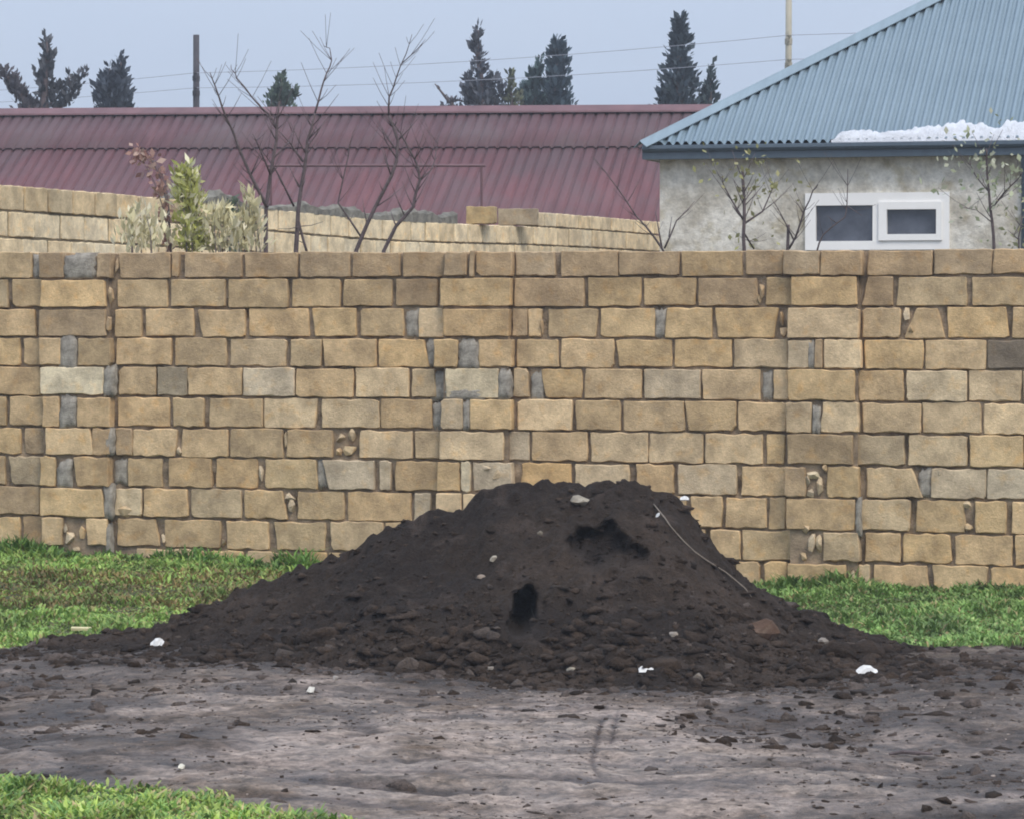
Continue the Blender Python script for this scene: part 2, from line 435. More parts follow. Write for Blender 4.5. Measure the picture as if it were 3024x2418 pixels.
# ------------------------------------------------------------------ front wall of limestone blocks
ROWS_L = [746, 824, 911, 997, 1082, 1170, 1262, 1346, 1437, 1526, 1614, 1702, 1790]
ROWS_R = [738, 815, 906, 1001, 1092, 1187, 1281, 1378, 1472, 1571, 1665, 1760, 1855]
def row_y(k, px):
    return ROWS_L[k] + (ROWS_R[k] - ROWS_L[k]) * (px - 300) / 2400
def wall_uv(px, py):
    r = ray(px, py); c = Vector((0, 0, CAMZ))
    t = (W0 - c).dot(wn) / r.dot(wn); p = c + r * t
    return (p - W0).dot(wx), p.z
TAN, YEL, PALE, PINK, GREY, DARK, BRN, OLV = (0.500, 0.365, 0.215), (0.545, 0.390, 0.210), (0.600, 0.470, 0.305), (0.490, 0.372, 0.235), (0.360, 0.285, 0.190), (0.195, 0.160, 0.122), (0.360, 0.262, 0.165), (0.430, 0.318, 0.186)
TAN, YEL, PALE, PINK, GREY, DARK, BRN, OLV = [(c[0] * 1.15, c[1] * 1.13, c[2] * 1.10) for c in (TAN, YEL, PALE, PINK, GREY, DARK, BRN, OLV)]
K = {'t': TAN, 'y': YEL, 'p': PALE, 'k': PINK, 'g': GREY, 'd': DARK, 'b': BRN, 'o': OLV, 'c': (0.52, 0.42, 0.295), 'w': (0.70, 0.585, 0.40)}
# each block: left edge, right edge, stone shade [, shifts of the corners top-left, top-right, bottom-left, bottom-right]
WALLROWS = [
 'o:-70,92 b:126,193 b:296,336 b:352,500 b:506,528 b:545,712 b:723,878 b:889,1032 b:1041,1180 b:1190,1316 b:1321,1383 b:1394,1405 b:1412,1516 b:1524,1637 b:1658,1823 b:1830,2005 o:2014,2192 b:2203,2312 b:2319,2424 b:2429,2547 b:2563,2751 b:2757,2927 b:2934,3050',
 'o:-60,22 o:37,123 y:128,318 o:349,492 o:505,662 o:673,846 o:861,1002 o:1015,1156 b:1169,1290 y:1308,1512 b:1520,1726 y:1738,1891 o:1903,2053 b:2062,2233:0,0,0,8 o:2262,2336 y:2342,2532 b:2549,2636:14,0,-4,0 o:2650,2855:5,-2,-4,0 o:2872,3050',
 't:-60,103:0,-2,0,3 b:123,319 o:338,417 t:429,571 t:585,722:0,0,14,0 t:735,911:0,-3,0,2 y:924,1050:-3,0,6,0 o:1064,1192 k:1237,1309 t:1317,1508 b:1512,1556 t:1559,1596:0,4,3,0 o:1619,1761:0,4,0,-5 y:1774,1930 y:1966,2101:4,0,-3,0 y:2113,2292:-2,6,8,-8 k:2331,2538 k:2547,2660:0,0,0,-4 t:2688,2780:18,-12,-18,10 y:2798,2975:0,-6,2,4 t:2990,3050',
 'y:-60,57 t:69,121 t:125,184 o:237,333 t:345,505 t:516,668 k:679,843 o:857,947 t:952,1110:0,0,8,0 y:1118,1258:0,-8,0,8 y:1290,1358 t:1421,1516 o:1525,1648 t:1658,1812 y:1820,1982:-2,0,8,0 y:1991,2160 k:2168,2327 c:2331,2400:0,0,0,-10 b:2413,2431 p:2438,2545 y:2554,2725 t:2733,2910 d:2917,3050',
 't:-60,119 w:129,312 k:348,458 g:465,549 t:555,711 c:717,867 t:874,1041 p:1050,1206 t:1216,1284 w:1322,1476 k:1516,1559 y:1604,1717:-6,0,8,0 t:1728,1893 c:1902,2066 k:2075,2246 k:2284,2328 y:2331,2528 t:2535,2667 p:2677,2853 k:2859,3014 t:3023,3060',
 'o:-50,18 t:30,128 t:133,182 t:240,333 t:347,499 o:509,608:0,-6,4,-8 t:621,774 p:780,936:0,0,0,-10 t:949,1117 t:1126,1274 k:1309,1371 y:1398,1516 p:1529,1689:0,0,0,-3 o:1703,1832 t:1841,2019 o:2026,2173:-3,0,9,0 t:2181,2322 k:2327,2398 p:2431,2537:4,0,-3,0 k:2548,2717 k:2725,2896 p:2905,3050',
 'y:-60,60 b:74,141 p:144,280:0,-8,0,4 b:284,330 b:343,388 t:394,520:0,3,0,-6 t:539,673 t:681,835 t:848,980 k:1063,1217 k:1227,1300 p:1306,1490 c:1498,1564 t:1570,1731 p:1744,1910 p:1916,2075 p:2083,2251 y:2264,2317:0,0,0,-4 k:2331,2521 k:2530,2671 p:2681,2853 y:2865,3020 t:3028,3060',
 't:-60,15 g:29,126:-4,0,8,0 y:129,172 t:231,329:-4,0,6,0 o:377,477 t:498,626:0,-3,0,-2 t:639,760 y:784,934 c:963,1103:-12,0,9,0 c:1120,1153 t:1170,1294 y:1298,1364 w:1369,1399:0,-4,2,-6 c:1404,1516 y:1540,1683 p:1698,1857 t:1879,1989 c:2004,2172 t:2190,2320 b:2322,2380 y:2448,2541 t:2559,2710:0,-18,0,14 c:2752,2910 c:2918,3050',
 'b:-60,115 y:129,312:0,-5,0,4 p:339,415:4,0,-2,0 t:424,553 t:565,712 o:723,846:0,-14,0,2 o:877,1012 t:1028,1214 c:1224,1270 p:1294,1370 p:1376,1500 t:2040,2133:0,0,0,-6 t:2143,2260 t:2272,2317 t:2327,2526 p:2541,2688:0,0,5,-4 o:2707,2848 y:2882,2970:-2,0,0,0 t:2988,3060',
 'y:-60,56 b:67,128 t:133,193 t:266,323 t:346,466:0,-10,0,4 t:485,646 t:669,791 o:812,960:-3,0,6,-4 k:977,1130 t:1140,1290 t:2096,2184 o:2192,2350 k:2436,2540:0,-3,0,2 k:2556,2658 y:2667,2807:0,-4,0,3 t:2819,2990 t:2997,3060',
 't:-60,60 o:70,130 t:402,575 y:587,716 t:731,856 y:890,960 t:970,1100 y:2258,2324 y:2329,2500 p:2537,2565 t:2581,2740:0,-4,4,0 y:2752,2918:0,0,10,-10 y:2926,3060',
]
for k_ in 'ypkbo': K[k_] = tuple(.72 * a_ + .28 * b_ for a_, b_ in zip(K[k_], TAN))
K['c'] = tuple(.75 * a_ + .25 * b_ for a_, b_ in zip(K['c'], PALE))
PIL = [(118, 338), (1300, 1519), (2324, 2550)]
wall = empty('stone_wall', (W0.x, W0.y, 0), -WALL_A)
tag(wall, 'long weathered tan limestone block wall standing behind the dark soil heap', 'wall')
rb = random.Random(3)

def block_mesh(c4, depth, rb, jit=0.004, wob=True):
    """c4: four (x,z) corners tl,tr,br,bl, local; front at y=0, chamfered worn front edge"""
    tl, tr, br, bl = [Vector((p[0], 0, p[1])) for p in c4]
    cen = (tl + tr + br + bl) / 4
    loop = []
    wid = (tr - tl).length; hgt = (tl - bl).length
    def edge(a, b, n):
        ch0 = min(0.05 * rb.random() ** 3 + 0.006, 0.3 * (b - a).length)
        for k in range(n):
            t = (k + 0.5) / n if n > 1 else 0.5
            p = a.lerp(b, t)
            loop.append(p + Vector((rb.uniform(-jit, jit), 0, rb.uniform(-jit, jit))))
    cs = [tl, tr, br, bl]
    nl = 5 if wid > 0.2 else 2
    for i in range(4):
        a, b = cs[i], cs[(i + 1) % 4]; prev = cs[i - 1]
        r1 = 0.004 + (0.034 * rb.random() ** 6 if wob else 0.004)
        r2 = 0.004 + (0.034 * rb.random() ** 6 if wob else 0.004)
        r1 = min(r1, 0.3 * (prev - a).length); r2 = min(r2, 0.3 * (b - a).length)
        loop.append(a + (prev - a).normalized() * r1)
        loop.append(a + (b - a).normalized() * r2)
        n = nl if i % 2 == 0 else 2
        for k in range(1, n + 1):
            p = a.lerp(b, k / (n + 1))
            loop.append(p + Vector((rb.uniform(-jit, jit), 0, rb.uniform(-jit, jit) * 1.4)))
    n = len(loop)
    v = []; f = []
    ins = 0.006 if min(wid, hgt) > 0.07 else 0.004
    for p in loop: v.append((p.x, depth, p.z))
    for p in loop: v.append((p.x, 0.006 + rb.uniform(0, .004), p.z))
    for p in loop:
        d = (cen - p); q = p + d.normalized() * min(ins * rb.uniform(.6, 1.6), d.length * .4)
        v.append((q.x, 0.0, q.z))
    for k in range(n):
        j = (k + 1) % n
        f.append((k, j, n + j, n + k)); f.append((n + k, n + j, 2 * n + j, 2 * n + k))
    f.append(tuple(range(n))[::-1]); f.append(tuple(range(2 * n, 3 * n)))
    return v, f

def add_block(parent, u0, z0, c4, colour, yoff, depth, jit=0.004, name='block'):
    v, f = block_mesh(c4, depth, rb, jit)
    o = link(name, pymesh(name, v, f), M['block'], parent)
    o.location = (u0, yoff, z0)
    o.rotation_euler = (rb.uniform(-.012, .012), 0, rb.uniform(-.010, .010))
    o.color = (*colour, 1)
    return o
def vary(c, a=0.10):
    k = rb.gauss(1, a * .8); w = rb.gauss(0, 0.018)
    return (max(.02, c[0] * k * (1 + w)), max(.02, c[1] * k), max(.02, c[2] * k * (1 - 1.5 * w)))
nblocks = 0
for r_, row in enumerate(WALLROWS):
    for tok in row.split():
        p = tok.split(':')
        xa, xb = map(float, p[1].split(','))
        dtl, dtr, dbl, dbr = map(float, p[2].split(',')) if len(p) > 2 else [rb.uniform(-2.5, 2.5) for _ in range(4)]
        yt = 2.5 + rb.uniform(-1.5, 2.5); yb = 3.2 + rb.uniform(-2, 2.5); xa -= 1.2; xb += 1.2
        if r_ == 0: yt = rb.uniform(-2, 3)
        pts = []
        for (px, k, dy) in ((xa + dtl, r_, yt), (xb + dtr, r_, yt), (xb + dbr, r_ + 1, -yb), (xa + dbl, r_ + 1, -yb)):
            pts.append(wall_uv(px, row_y(k, px) + dy))
        cu = sum(q[0] for q in pts) / 4; cz = sum(q[1] for q in pts) / 4
        mid = (xa + xb) / 2
        pil = any(a < mid < b for a, b in PIL)
        add_block(wall, cu, cz, [(q[0] - cu, q[1] - cz) for q in pts], vary(K[p[0]]), (-0.055 if pil else 0.0) + rb.uniform(-.006, .006), 0.19 if not pil else 0.245, jit=.003 if r_ < 3 else (.004 if r_ < 6 else .0055))
        nblocks += 1
# blocks hidden by the heap, sunk in the ground or beyond the picture, joined
hid = MB()
def fill_row(k, xa, xb):
    u, z1 = wall_uv(1512, row_y(k, 1512)); z0 = z1 - 0.196
    a = wall_uv(xa, row_y(k, xa))[0]; b = wall_uv(xb, row_y(k, xb))[0]
    cuts = [a, a + rb.uniform(.12, .38)]
    while cuts[-1] < b - .5: cuts.append(cuts[-1] + rb.uniform(.33, .42))
    cuts = [q for q in cuts if q < b - .08] + [b]
    for i in range(len(cuts) - 1):
        w = cuts[i + 1] - cuts[i]; hw = w / 2 - .009; hh = 0.089
        v, f = block_mesh([(-hw, hh), (hw, hh), (hw, -hh), (-hw, -hh)], 0.19, rb)
        hid.add([(q[0] + cuts[i] + w / 2, q[1] + rb.uniform(0, .001), q[2] + (z0 + z1) / 2) for q in v], f)
for k, a, b in ((8, 1510, 2030), (9, 1300, 2085), (10, 1110, 2248)): fill_row(k, a, b)
for k in range(11): fill_row(k, -1100, -75); fill_row(k, 3066, 4000)
fill_row(11, -1100, 4000)
o = hid.build('hidden_blocks', M['block'], wall); o['kind'] = 'stuff'; o.color = (*TAN, 1)
# mortar core
core = MB()
ul, zt = wall_uv(-1110, 742); ur, _ = wall_uv(4010, 742)
ztop = wall_uv(1512, row_y(0, 1512))[1]
cu_ = np.arange(ul, ur, .022); cz_ = np.linspace(-.35, ztop - .012, 118)
CU, CZ = np.meshgrid(cu_, cz_); CYY = .023 + .030 * np.clip(fbm(CU * 9, CZ * 7, 121, 3) - .12, 0, 1) - .008 * np.clip(fbm(CU * 16, CZ * 16, 123, 2), 0, 1)
V = np.stack([CU.ravel(), CYY.ravel(), CZ.ravel()], 1); na, nb = len(cu_), len(cz_)
ii = (np.arange(nb - 1)[:, None] * na + np.arange(na - 1)[None, :]).ravel()
link('mortar_face', npmesh('mortar_face', V, np.stack([ii, ii + 1, ii + na + 1, ii + na], 1), None, True), M['mortar'], wall)
core.box(ul, ur, 0.075, 0.172, -0.35, ztop - 0.014)
for a, b in PIL:
    core.box(wall_uv(a + 14, 900)[0], wall_uv(b - 14, 900)[0], -0.030, 0.075, -0.3, ztop - 0.02)
core.build('mortar_core', M['mortar'], wall)
# smears and plugs of grey mortar
def patch(pa, pb, ya, yb, yoff, m, name='mortar_patch'):
    n = 22; v = []; f = []
    cu, cz = wall_uv((pa + pb) / 2, (ya + yb) / 2)
    u0, z1 = wall_uv(pa, ya); u1, z0 = wall_uv(pb, yb)
    hw, hh = (u1 - u0) / 2, (z1 - z0) / 2
    for ring, (s, d) in enumerate(((1.0, 0.06), (0.97, 0.004), (0.6, -0.004))):
        for k in range(n):
            a = 2 * math.pi * k / n
            c, sn = math.cos(a), math.sin(a)
            q = max(abs(c), abs(sn)); c /= q; sn /= q
            j = 1 + rb.uniform(-.20, .22)
            v.append((c * hw * s * j, d + rb.uniform(0, .005), sn * hh * s * j))
    v.append((0, -0.006, 0))
    for k in range(n):
        j = (k + 1) % n
        f += [(k, n + k, n + j, j), (n + k, 2 * n + k, 2 * n + j, n + j), (2 * n + k, 3 * n, 2 * n + j)]
    f = [q[::-1] for q in f]
    o = link(name, pymesh(name, v, f, True), m, wall); o.location = (cu, yoff, cz)
    return o
for (a, b, c, d) in ((93, 126, 752, 822), (193, 290, 754, 828), (184, 236, 988, 1100), (314, 346, 1082, 1172), (182, 238, 1166, 1264), (312, 342, 1264, 1345), (332, 376, 1350, 1432), (314, 340, 1432, 1530),
                     (1256, 1292, 1003, 1086), (1360, 1420, 1004, 1090), (1268, 1322, 1098, 1186), (1318, 1440, 1146, 1180), (1476, 1514, 1090, 1180), (1566, 1606, 1098, 1186), (1930, 1968, 914, 1000), (2249, 2282, 1098, 1186),
                     (1194, 1236, 916, 998), (2402, 2428, 1196, 1284), (1372, 1396, 1186, 1270), (320, 336, 1545, 1640), (2531, 2546, 1470, 1580), (1275, 1308, 1186, 1268), (178, 222, 1356, 1440), (2712, 2750, 1384, 1470), (934, 962, 1360, 1440), (2390, 2412, 1010, 1090)):
    pil = any(p < (a + b) / 2 < q for p, q in PIL)
    patch(a, b, c, d, -0.052 if pil else 0.012, M['grey_mortar'])
# broken rubble stuffed in open joints
def hull_lump(rnd, n=11):
    bm = bmesh.new()
    for _ in range(n):
        p = Vector((rnd.gauss(0, 1), rnd.gauss(0, 1), rnd.gauss(0, 1))).normalized() * rnd.uniform(.75, 1.15); bm.verts.new(p)
    r = bmesh.ops.convex_hull(bm, input=list(bm.verts))
    bmesh.ops.delete(bm, geom=[g for g in bm.verts if not g.link_faces], context='VERTS'); bm.verts.index_update()
    v = np.array([tuple(q.co) for q in bm.verts]); f = np.array([tuple(q.index for q in p.verts) for p in bm.faces]); bm.free()
    return v, f
def lump(rx, ry, rz, rnd, sub=1, jit=0.22):
    bm = bmesh.new(); bmesh.ops.create_icosphere(bm, subdivisions=sub, radius=1)
    v = []
    for q in bm.verts:
        k = 1 + rnd.uniform(-jit, jit); v.append((q.co.x * rx * k, q.co.y * ry * k, q.co.z * rz * k))
    f = [tuple(q.index for q in p.verts) for p in bm.faces]; bm.free()
    return v, f
for (px, py, w, h, c) in ((2405, 1400, 40, 30, 'w'), (2425, 1430, 20, 60, 'c'), (2400, 1455, 26, 26, 'c'), (2400, 1600, 26, 60, 'c'), (2420, 1610, 24, 70, 'p'), (215, 1590, 44, 50, 'c'), (225, 1620, 36, 30, 'c'), (245, 1640, 20, 24, 'k'), (170, 1640, 60, 24, 't'), (290, 1645, 50, 30, 'c'),
                          (1005, 1295, 28, 40, 'c'), (1030, 1325, 46, 36, 'p'), (1040, 1285, 24, 34, 'g'), (858, 1465, 40, 24, 'c'), (862, 1490, 26, 50, 'c'), (2862, 1490, 44, 22, 'p'), (2860, 1555, 26, 22, 'k'), (1440, 1380, 40, 30, 'c'), (1470, 1400, 40, 30, 'p'), (2770, 1395, 26, 16, 'c'), (2522, 1700, 22, 50, 'p'), (370, 1510, 60, 36, 'p'), (2676, 930, 26, 40, 'c'), (2690, 975, 16, 30, 't'), (2310, 940, 22, 46, 'b'), (2312, 980, 24, 30, 'b'), (1000, 1335, 24, 26, 't'), (2388, 1420, 20, 44, 'c'), (2440, 1380, 16, 24, 't'), (2378, 1640, 30, 24, 't'), (2384, 1560, 24, 26, 'k'), (250, 1570, 22, 34, 't'), (200, 1560, 20, 30, 'c'), (330, 960, 16, 50, 'b'), (334, 870, 18, 60, 'b'), (345, 790, 12, 60, 'b'), (1600, 960, 14, 60, 'b'), (2250, 860, 20, 44, 'b'), (2240, 885, 18, 30, 'g'), (845, 1300, 14, 50, 'k'), (480, 1590, 18, 34, 'c'), (660, 1600, 16, 30, 'b'), (530, 1330, 20, 30, 'c'), (770, 1400, 16, 60, 'c')):
    u, z = wall_uv(px, py); s = 22 / F
    v, f = hull_lump(rb, 14); v = [(q[0] * w / 1.8 * s, q[1] * .03, q[2] * h / 1.8 * s) for q in v]; f = [tuple(int(k) for k in q) for q in f]
    o = link('rubble_stone', pymesh('rubble_stone', v, f), M['block'], wall); o.location = (u, -0.038 if any(p_ < px < q_ for p_, q_ in PIL) else 0.012, z); o.color = (*vary(K[c]), 1)

# ------------------------------------------------------------------ the soil heap
mx = np.arange(-3.5, 3.75, 0.0165); my = np.arange(15.6, 20.4, 0.0165)
MX, MY = np.meshgrid(mx, my)
MZ = mound_h(MX, MY)
GZm = ground_h(MX, MY)
PX, PY, PZ = MX.ravel(), MY.ravel(), MZ.ravel()
col = np.tile(np.array([0.036, 0.0245, 0.0165]), (len(PX), 1))
tone = fbm(PX * 1.6, PY * 1.6, 61, 4)
col = lerp3(col, (0.056, 0.038, 0.026), sstep(0.1, 0.8, tone))
col = lerp3(col, (0.024, 0.0165, 0.012), sstep(0.1, 0.8, -tone) * .8)
col = lerp3(col, (0.070, 0.050, 0.038), sstep(0.45, 0.9, fbm(PX * 9, PY * 9, 63, 3)) * .6)
yo = np.zeros_like(PY)
h1 = hit(1545, 1808); h2 = hit(1775, 1612); h3 = hit(1850, 1640)
def push(h, hw, hh, depth, soft, seed, rag=.3):
    r = np.sqrt(((PX - h.x) / hw) ** 2 + ((PZ - h.z) / hh) ** 2) + rag * fbm(PX * 11, PZ * 11, seed, 3)
    return depth * sstep(1 + soft, 1 - soft, r) * (PY < YC), r
a, r1 = push(h1, 0.066, 0.105, 0.60, 0.14, 71); yo += a
a, r2 = push(h2, 0.15, 0.085, 0.17, 0.42, 72, .5); yo = np.maximum(yo, a)
a, r3 = push(h3, 0.11, 0.05, 0.13, 0.42, 73, .5); yo = np.maximum(yo, a)
murky = np.maximum(sstep(1.35, 0.5, r2), sstep(1.3, .4, r3)) * (PY < YC)  # hollows tinted darker than the rest of the heap
col = lerp3(col, (0.024, 0.020, 0.020), murky * .45)
keep = (PZ > GZm.ravel() - 0.05)
nx_, ny_ = len(mx), len(my)
ii = (np.arange(ny_ - 1)[:, None] * nx_ + np.arange(nx_ - 1)[None, :]).ravel()
T = np.stack([ii, ii + 1, ii + nx_ + 1, ii + nx_], 1)
T = T[keep[T].any(1)]
used = np.zeros(len(PX), bool); used[T.ravel()] = True
remap = np.cumsum(used) - 1
V = np.stack([PX, PY + yo, PZ], 1)[used]
rgh = np.random.default_rng(55)
cand = np.where((yo > .012) & (PY < YC) & ~((r1 < .8)))[0]; cand = cand[rgh.random(len(cand)) < .42]
HOLLOW = np.stack([PX[cand], PY[cand] + yo[cand], PZ[cand]], 1)
heap = empty('soil_heap', (0.1, YC, 0))
tag(heap, 'big heap of dark brown soil dumped on the mud before the wall', 'soil heap')
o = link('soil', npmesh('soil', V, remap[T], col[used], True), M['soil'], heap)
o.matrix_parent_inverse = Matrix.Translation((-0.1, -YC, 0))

# clods on and around the heap
def base_lump(sub, rnd, jit):
    v, f = lump(1, 1, 1, rnd, sub, jit); return np.array(v), np.array(f)
def scatter(pts, sizes, cols, bases, rng):
    VV, TT, CC = [], [], []; off = 0
    for i in range(len(pts)):
        bv, bf = bases[i % len(bases)]
        a = rng.random() * 6.283; c, s = math.cos(a), math.sin(a)
        sc = sizes[i] * np.array([rng.uniform(.8, 1.9), rng.uniform(.7, 1.3), rng.uniform(.40, .8)])
        q = bv * sc
        q = np.stack([q[:, 0] * c - q[:, 1] * s, q[:, 0] * s + q[:, 1] * c, q[:, 2]], 1) + pts[i]
        VV.append(q); TT.append(bf + off); CC.append(np.tile(cols[i], (len(q), 1))); off += len(q)
    return np.concatenate(VV), np.concatenate(TT), np.concatenate(CC)
rl = random.Random(5)
bases = [hull_lump(rl) for _ in range(16)]
small = [(np.array(v), np.array(f)) for v, f in [lump(1, 1, 1, rl, 1, .25) for _ in range(4)]]
def cloud_of_clods(n, seed):
    rg = np.random.default_rng(seed)
    x = rg.uniform(-3.1, 3.3, n); y = rg.uniform(12.0, 18.9, n)
    k = rg.random(n) < .3; y[k] = rg.uniform(15.6, 17.4, k.sum())
    m = mound_h(x, y, False); mdet = mound_h(x, y); g = ground_h(x, y)
    on = m > g - .02
    dens = np.where(m > .5, .42, np.where(m > .25, .55, np.where(on, 1.0, np.exp(-np.clip(g - m, 0, 9) / .07) * .75 + .02)))
    ell = ((x - 1.1) / .5) ** 2 + ((y - 14.6) / .85) ** 2
    dens = np.where(ell < 1, np.maximum(dens, .45), dens)
    ell2 = ((x + 2.05) / .8) ** 2 + ((y - 18.0) / 1.0) ** 2; dens = np.where(ell2 < 1, np.maximum(dens, .6), dens)
    z = np.where(on, np.maximum(mdet, g), g)
    for h_, a_, b_ in ((h1, .10, .13), (h2, .17, .13), (h3, .12, .09)):
        dens = np.where((np.abs(x - h_.x) < a_) & (np.abs(z - h_.z) < b_), 0, dens)
    keep_ = (rg.random(n) < dens) & ~((grass_mask(x, y) > .5) & ~on)
    x, y, z, m, on = x[keep_], y[keep_], z[keep_], m[keep_], on[keep_]; n = len(x)
    sz = .006 + .009 * rg.random(n) + np.where(m < .3, .050, .030) * rg.random(n) ** 6
    big = (m > 0) & (m < .22) & (rg.random(n) < .08); sz[big] *= 1.7
    c = np.array([.045, .030, .020]) * rg.uniform(.55, 1.65, n)[:, None]
    pale_ = rg.random(n) < .05; c[pale_] = np.array([.11, .085, .068]) * rg.uniform(.7, 1.2, pale_.sum())[:, None]
    gr = ~on & (rg.random(n) < .45); c[gr] = np.array([.13, .10, .082])
    return np.stack([x, y, z - sz * .12], 1), sz, c
pts, sizes, cols = cloud_of_clods(26000, 77)
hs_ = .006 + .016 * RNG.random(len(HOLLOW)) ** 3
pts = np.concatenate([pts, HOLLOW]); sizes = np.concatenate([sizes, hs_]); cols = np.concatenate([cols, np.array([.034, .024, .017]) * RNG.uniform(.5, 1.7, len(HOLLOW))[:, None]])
v, t, c = scatter(np.array(pts), sizes, cols, bases, RNG)
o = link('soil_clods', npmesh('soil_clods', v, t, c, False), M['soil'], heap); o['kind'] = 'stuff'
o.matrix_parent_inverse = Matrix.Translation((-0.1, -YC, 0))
print('clods', len(pts), 'blocks', nblocks)

def mud_crumbs(n, seed):
    rg = np.random.default_rng(seed); x = rg.uniform(-3.2, 3.2, n); y = rg.uniform(11.6, 17.2, n)
    k = (grass_mask(x, y) < .35) & (mound_h(x, y, False) < ground_h(x, y) - .01) & (rg.random(n) < .35 + .65 * sstep(-.2, .6, fbm(x * 1.6, y * 1.6, 97, 3)))
    x, y = x[k], y[k]; n = len(x); sz = .003 + .006 * rg.random(n) + .014 * rg.random(n) ** 9
    c = np.array([(.10, .074, .058), (.26, .205, .168), (.42, .345, .29), (.065, .048, .038)])[rg.choice(4, n, p=[.4, .3, .15, .15])] * rg.uniform(.8, 1.2, n)[:, None]
    return np.stack([x, y, ground_h(x, y) - sz * .1], 1), sz, c
pts, sizes, cols = mud_crumbs(15000, 78)
v, t, c = scatter(pts, sizes, cols, [hull_lump(rl, 8) for _ in range(10)], RNG)
o = link('mud_crumbs', npmesh('mud_crumbs', v, t, c, False), M['soil']); tag(o, 'small crumbs of mud strewn over the rutted ground', 'mud', kind='stuff')

# single stones and scraps that stand out
def stone(px, py, w, h, c, label, cat='stone', name='stone', depth=None, sub=2, jit=.10, mt=None, rz=0.0, sink=.3, group=None):
    p = hit(px, py); s = p.y / F
    rx, rz_ = w / 2 * s, h / 2 * s; ry = depth if depth else (rx + rz_) * .5
    v, f = hull_lump(rl, 26 if sub > 1 else 12); v = [(q[0] * rx, q[1] * ry, q[2] * rz_) for q in v]; f = [tuple(int(k) for k in q) for q in f]
    m_ = mt or M['block']
    o = link(name, pymesh(name, v, f), m_, None); o.location = (p.x, p.y + ry * .3, p.z + rz_ * (1 - 2 * sink) ); o.rotation_euler = (0, 0, rz)
    o.color = (*c, 1); tag(o, label, cat, group)
    return o
stone(1712, 1488, 62, 38, (0.30, 0.265, 0.21), 'pale flat stone set near the top of the soil heap')
stone(2262, 1880, 100, 84, (0.115, 0.070, 0.048), 'large rusty brown stone on the right foot of the heap', depth=.09)
stone(1595, 1578, 24, 18, (0.20, 0.17, 0.13), 'small tan pebble left of the dark hollow in the heap')
stone(1460, 1655, 30, 22, (0.32, 0.28, 0.22), 'small pale chip on the heap above and left of the hole')
stone(1420, 1708, 30, 22, (0.24, 0.19, 0.15), 'small pinkish stone on the heap left of the hole')
stone(1990, 1876, 30, 22, (0.26, 0.23, 0.20), 'grey pebble low on the heap left of the rusty stone')
stone(1688, 1981, 28, 18, (0.30, 0.27, 0.22), 'small cream pebble at the front foot of the heap')
stone(2065, 2008, 50, 34, (0.19, 0.165, 0.14), 'rounded grey stone at the front foot of the heap', depth=.05)
stone(2432, 1900, 34, 30, (0.25, 0.22, 0.19), 'upright grey chip on the right foot of the heap')
stone(2482, 1918, 22, 18, (0.22, 0.19, 0.17), 'little grey pebble beside the upright grey chip')
stone(1450, 1980, 40, 22, (0.22, 0.19, 0.16), 'flat light clod at the foot of the heap below the hole')
stone(990, 2008, 22, 20, (0.42, 0.38, 0.34), 'small round whitish pebble near the white chip on mud')
def scrap(px, py, w, h, label, cat='litter', c=None, mt=None, name='scrap', nseg=7, group=None, up=0.35):
    """thin crumpled sheet lying or half standing on the ground"""
    p = hit(px, py); s = p.y / F; hw, hh = w / 2.3 * s, h / 2.5 * s
    top, bot = [], []
    v = []; f = []
    for i in range(nseg):
        t = i / (nseg - 1) * 2 - 1
        e = math.sqrt(max(0.12, 1 - t * t * .8))
        for j, u in enumerate((-1, 0, 1)):
            v.append((t * hw * rl.uniform(.92, 1.05), (u + 1) * hh * 0.9 + rl.uniform(-.3, .3) * hh, (u + 1) * hh * e * rl.uniform(.75, 1.15) + .004 + rl.uniform(0, .4) * hh * (j == 1)))
    n = len(v)
    v += [(a, b + .003, c_ - .003) for a, b, c_ in v]
    for i in range(nseg - 1):
        for j in range(2):
            a = i * 3 + j; q = (a, a + 3, a + 4, a + 1); f.append(q); f.append(tuple(k + n for k in q[::-1]))
    rim = [i * 3 for i in range(nseg)] + [(nseg - 1) * 3 + 1] + [i * 3 + 2 for i in range(nseg - 1, -1, -1)] + [1]
    for a, b in zip(rim, rim[1:] + rim[:1]): f.append((b, a, a + n, b + n))
    o = link(name, pymesh(name, v, f), mt or M['white'], None); o.location = p; tag(o, label, cat, group)
    return o
scrap(464, 1908, 46, 26, 'crumpled white scrap on the left foot of the heap', name='plastic_scrap')
scrap(2562, 1990, 74, 28, 'ragged bright white scrap on the right foot of the heap', name='plastic_scrap')
scrap(1908, 1986, 52, 24, 'white crumpled scrap at the front foot of the heap', name='plastic_scrap')
scrap(1945, 1536, 44, 24, 'torn pale scrap at the upper end of the pale root', name='plastic_scrap')
scrap(2022, 1478, 30, 16, 'pale scrap caught on the upper right rim of the heap', name='plastic_scrap')
stone(918, 2048, 26, 30, (0.72, 0.69, 0.62), 'white chip standing alone on mud before the left of the heap', sub=1, jit=.2, sink=.15)
stone(536, 2272, 26, 26, (0.76, 0.72, 0.60), 'white chip on the mud near the front grass', sub=1, jit=.2, sink=.15)
stone(1105, 0 + 2104, 20, 12, (0.30, 0.26, 0.24), 'small grey pebble on the pale mud left of the tread marks')
stone(2636, 2172, 34, 20, (0.07, 0.055, 0.05), 'dark square clod alone on the pale mud at right', 'clod', 'soil_clod', sub=1)
stone(1950, 2146, 40, 14, (0.045, 0.036, 0.033), 'flat black clod, left of the two on pale mud', 'clod', 'soil_clod', sub=1)
stone(2018, 2149, 28, 18, (0.045, 0.036, 0.033), 'round black clod, right of the two on pale mud', 'clod', 'soil_clod', sub=1)
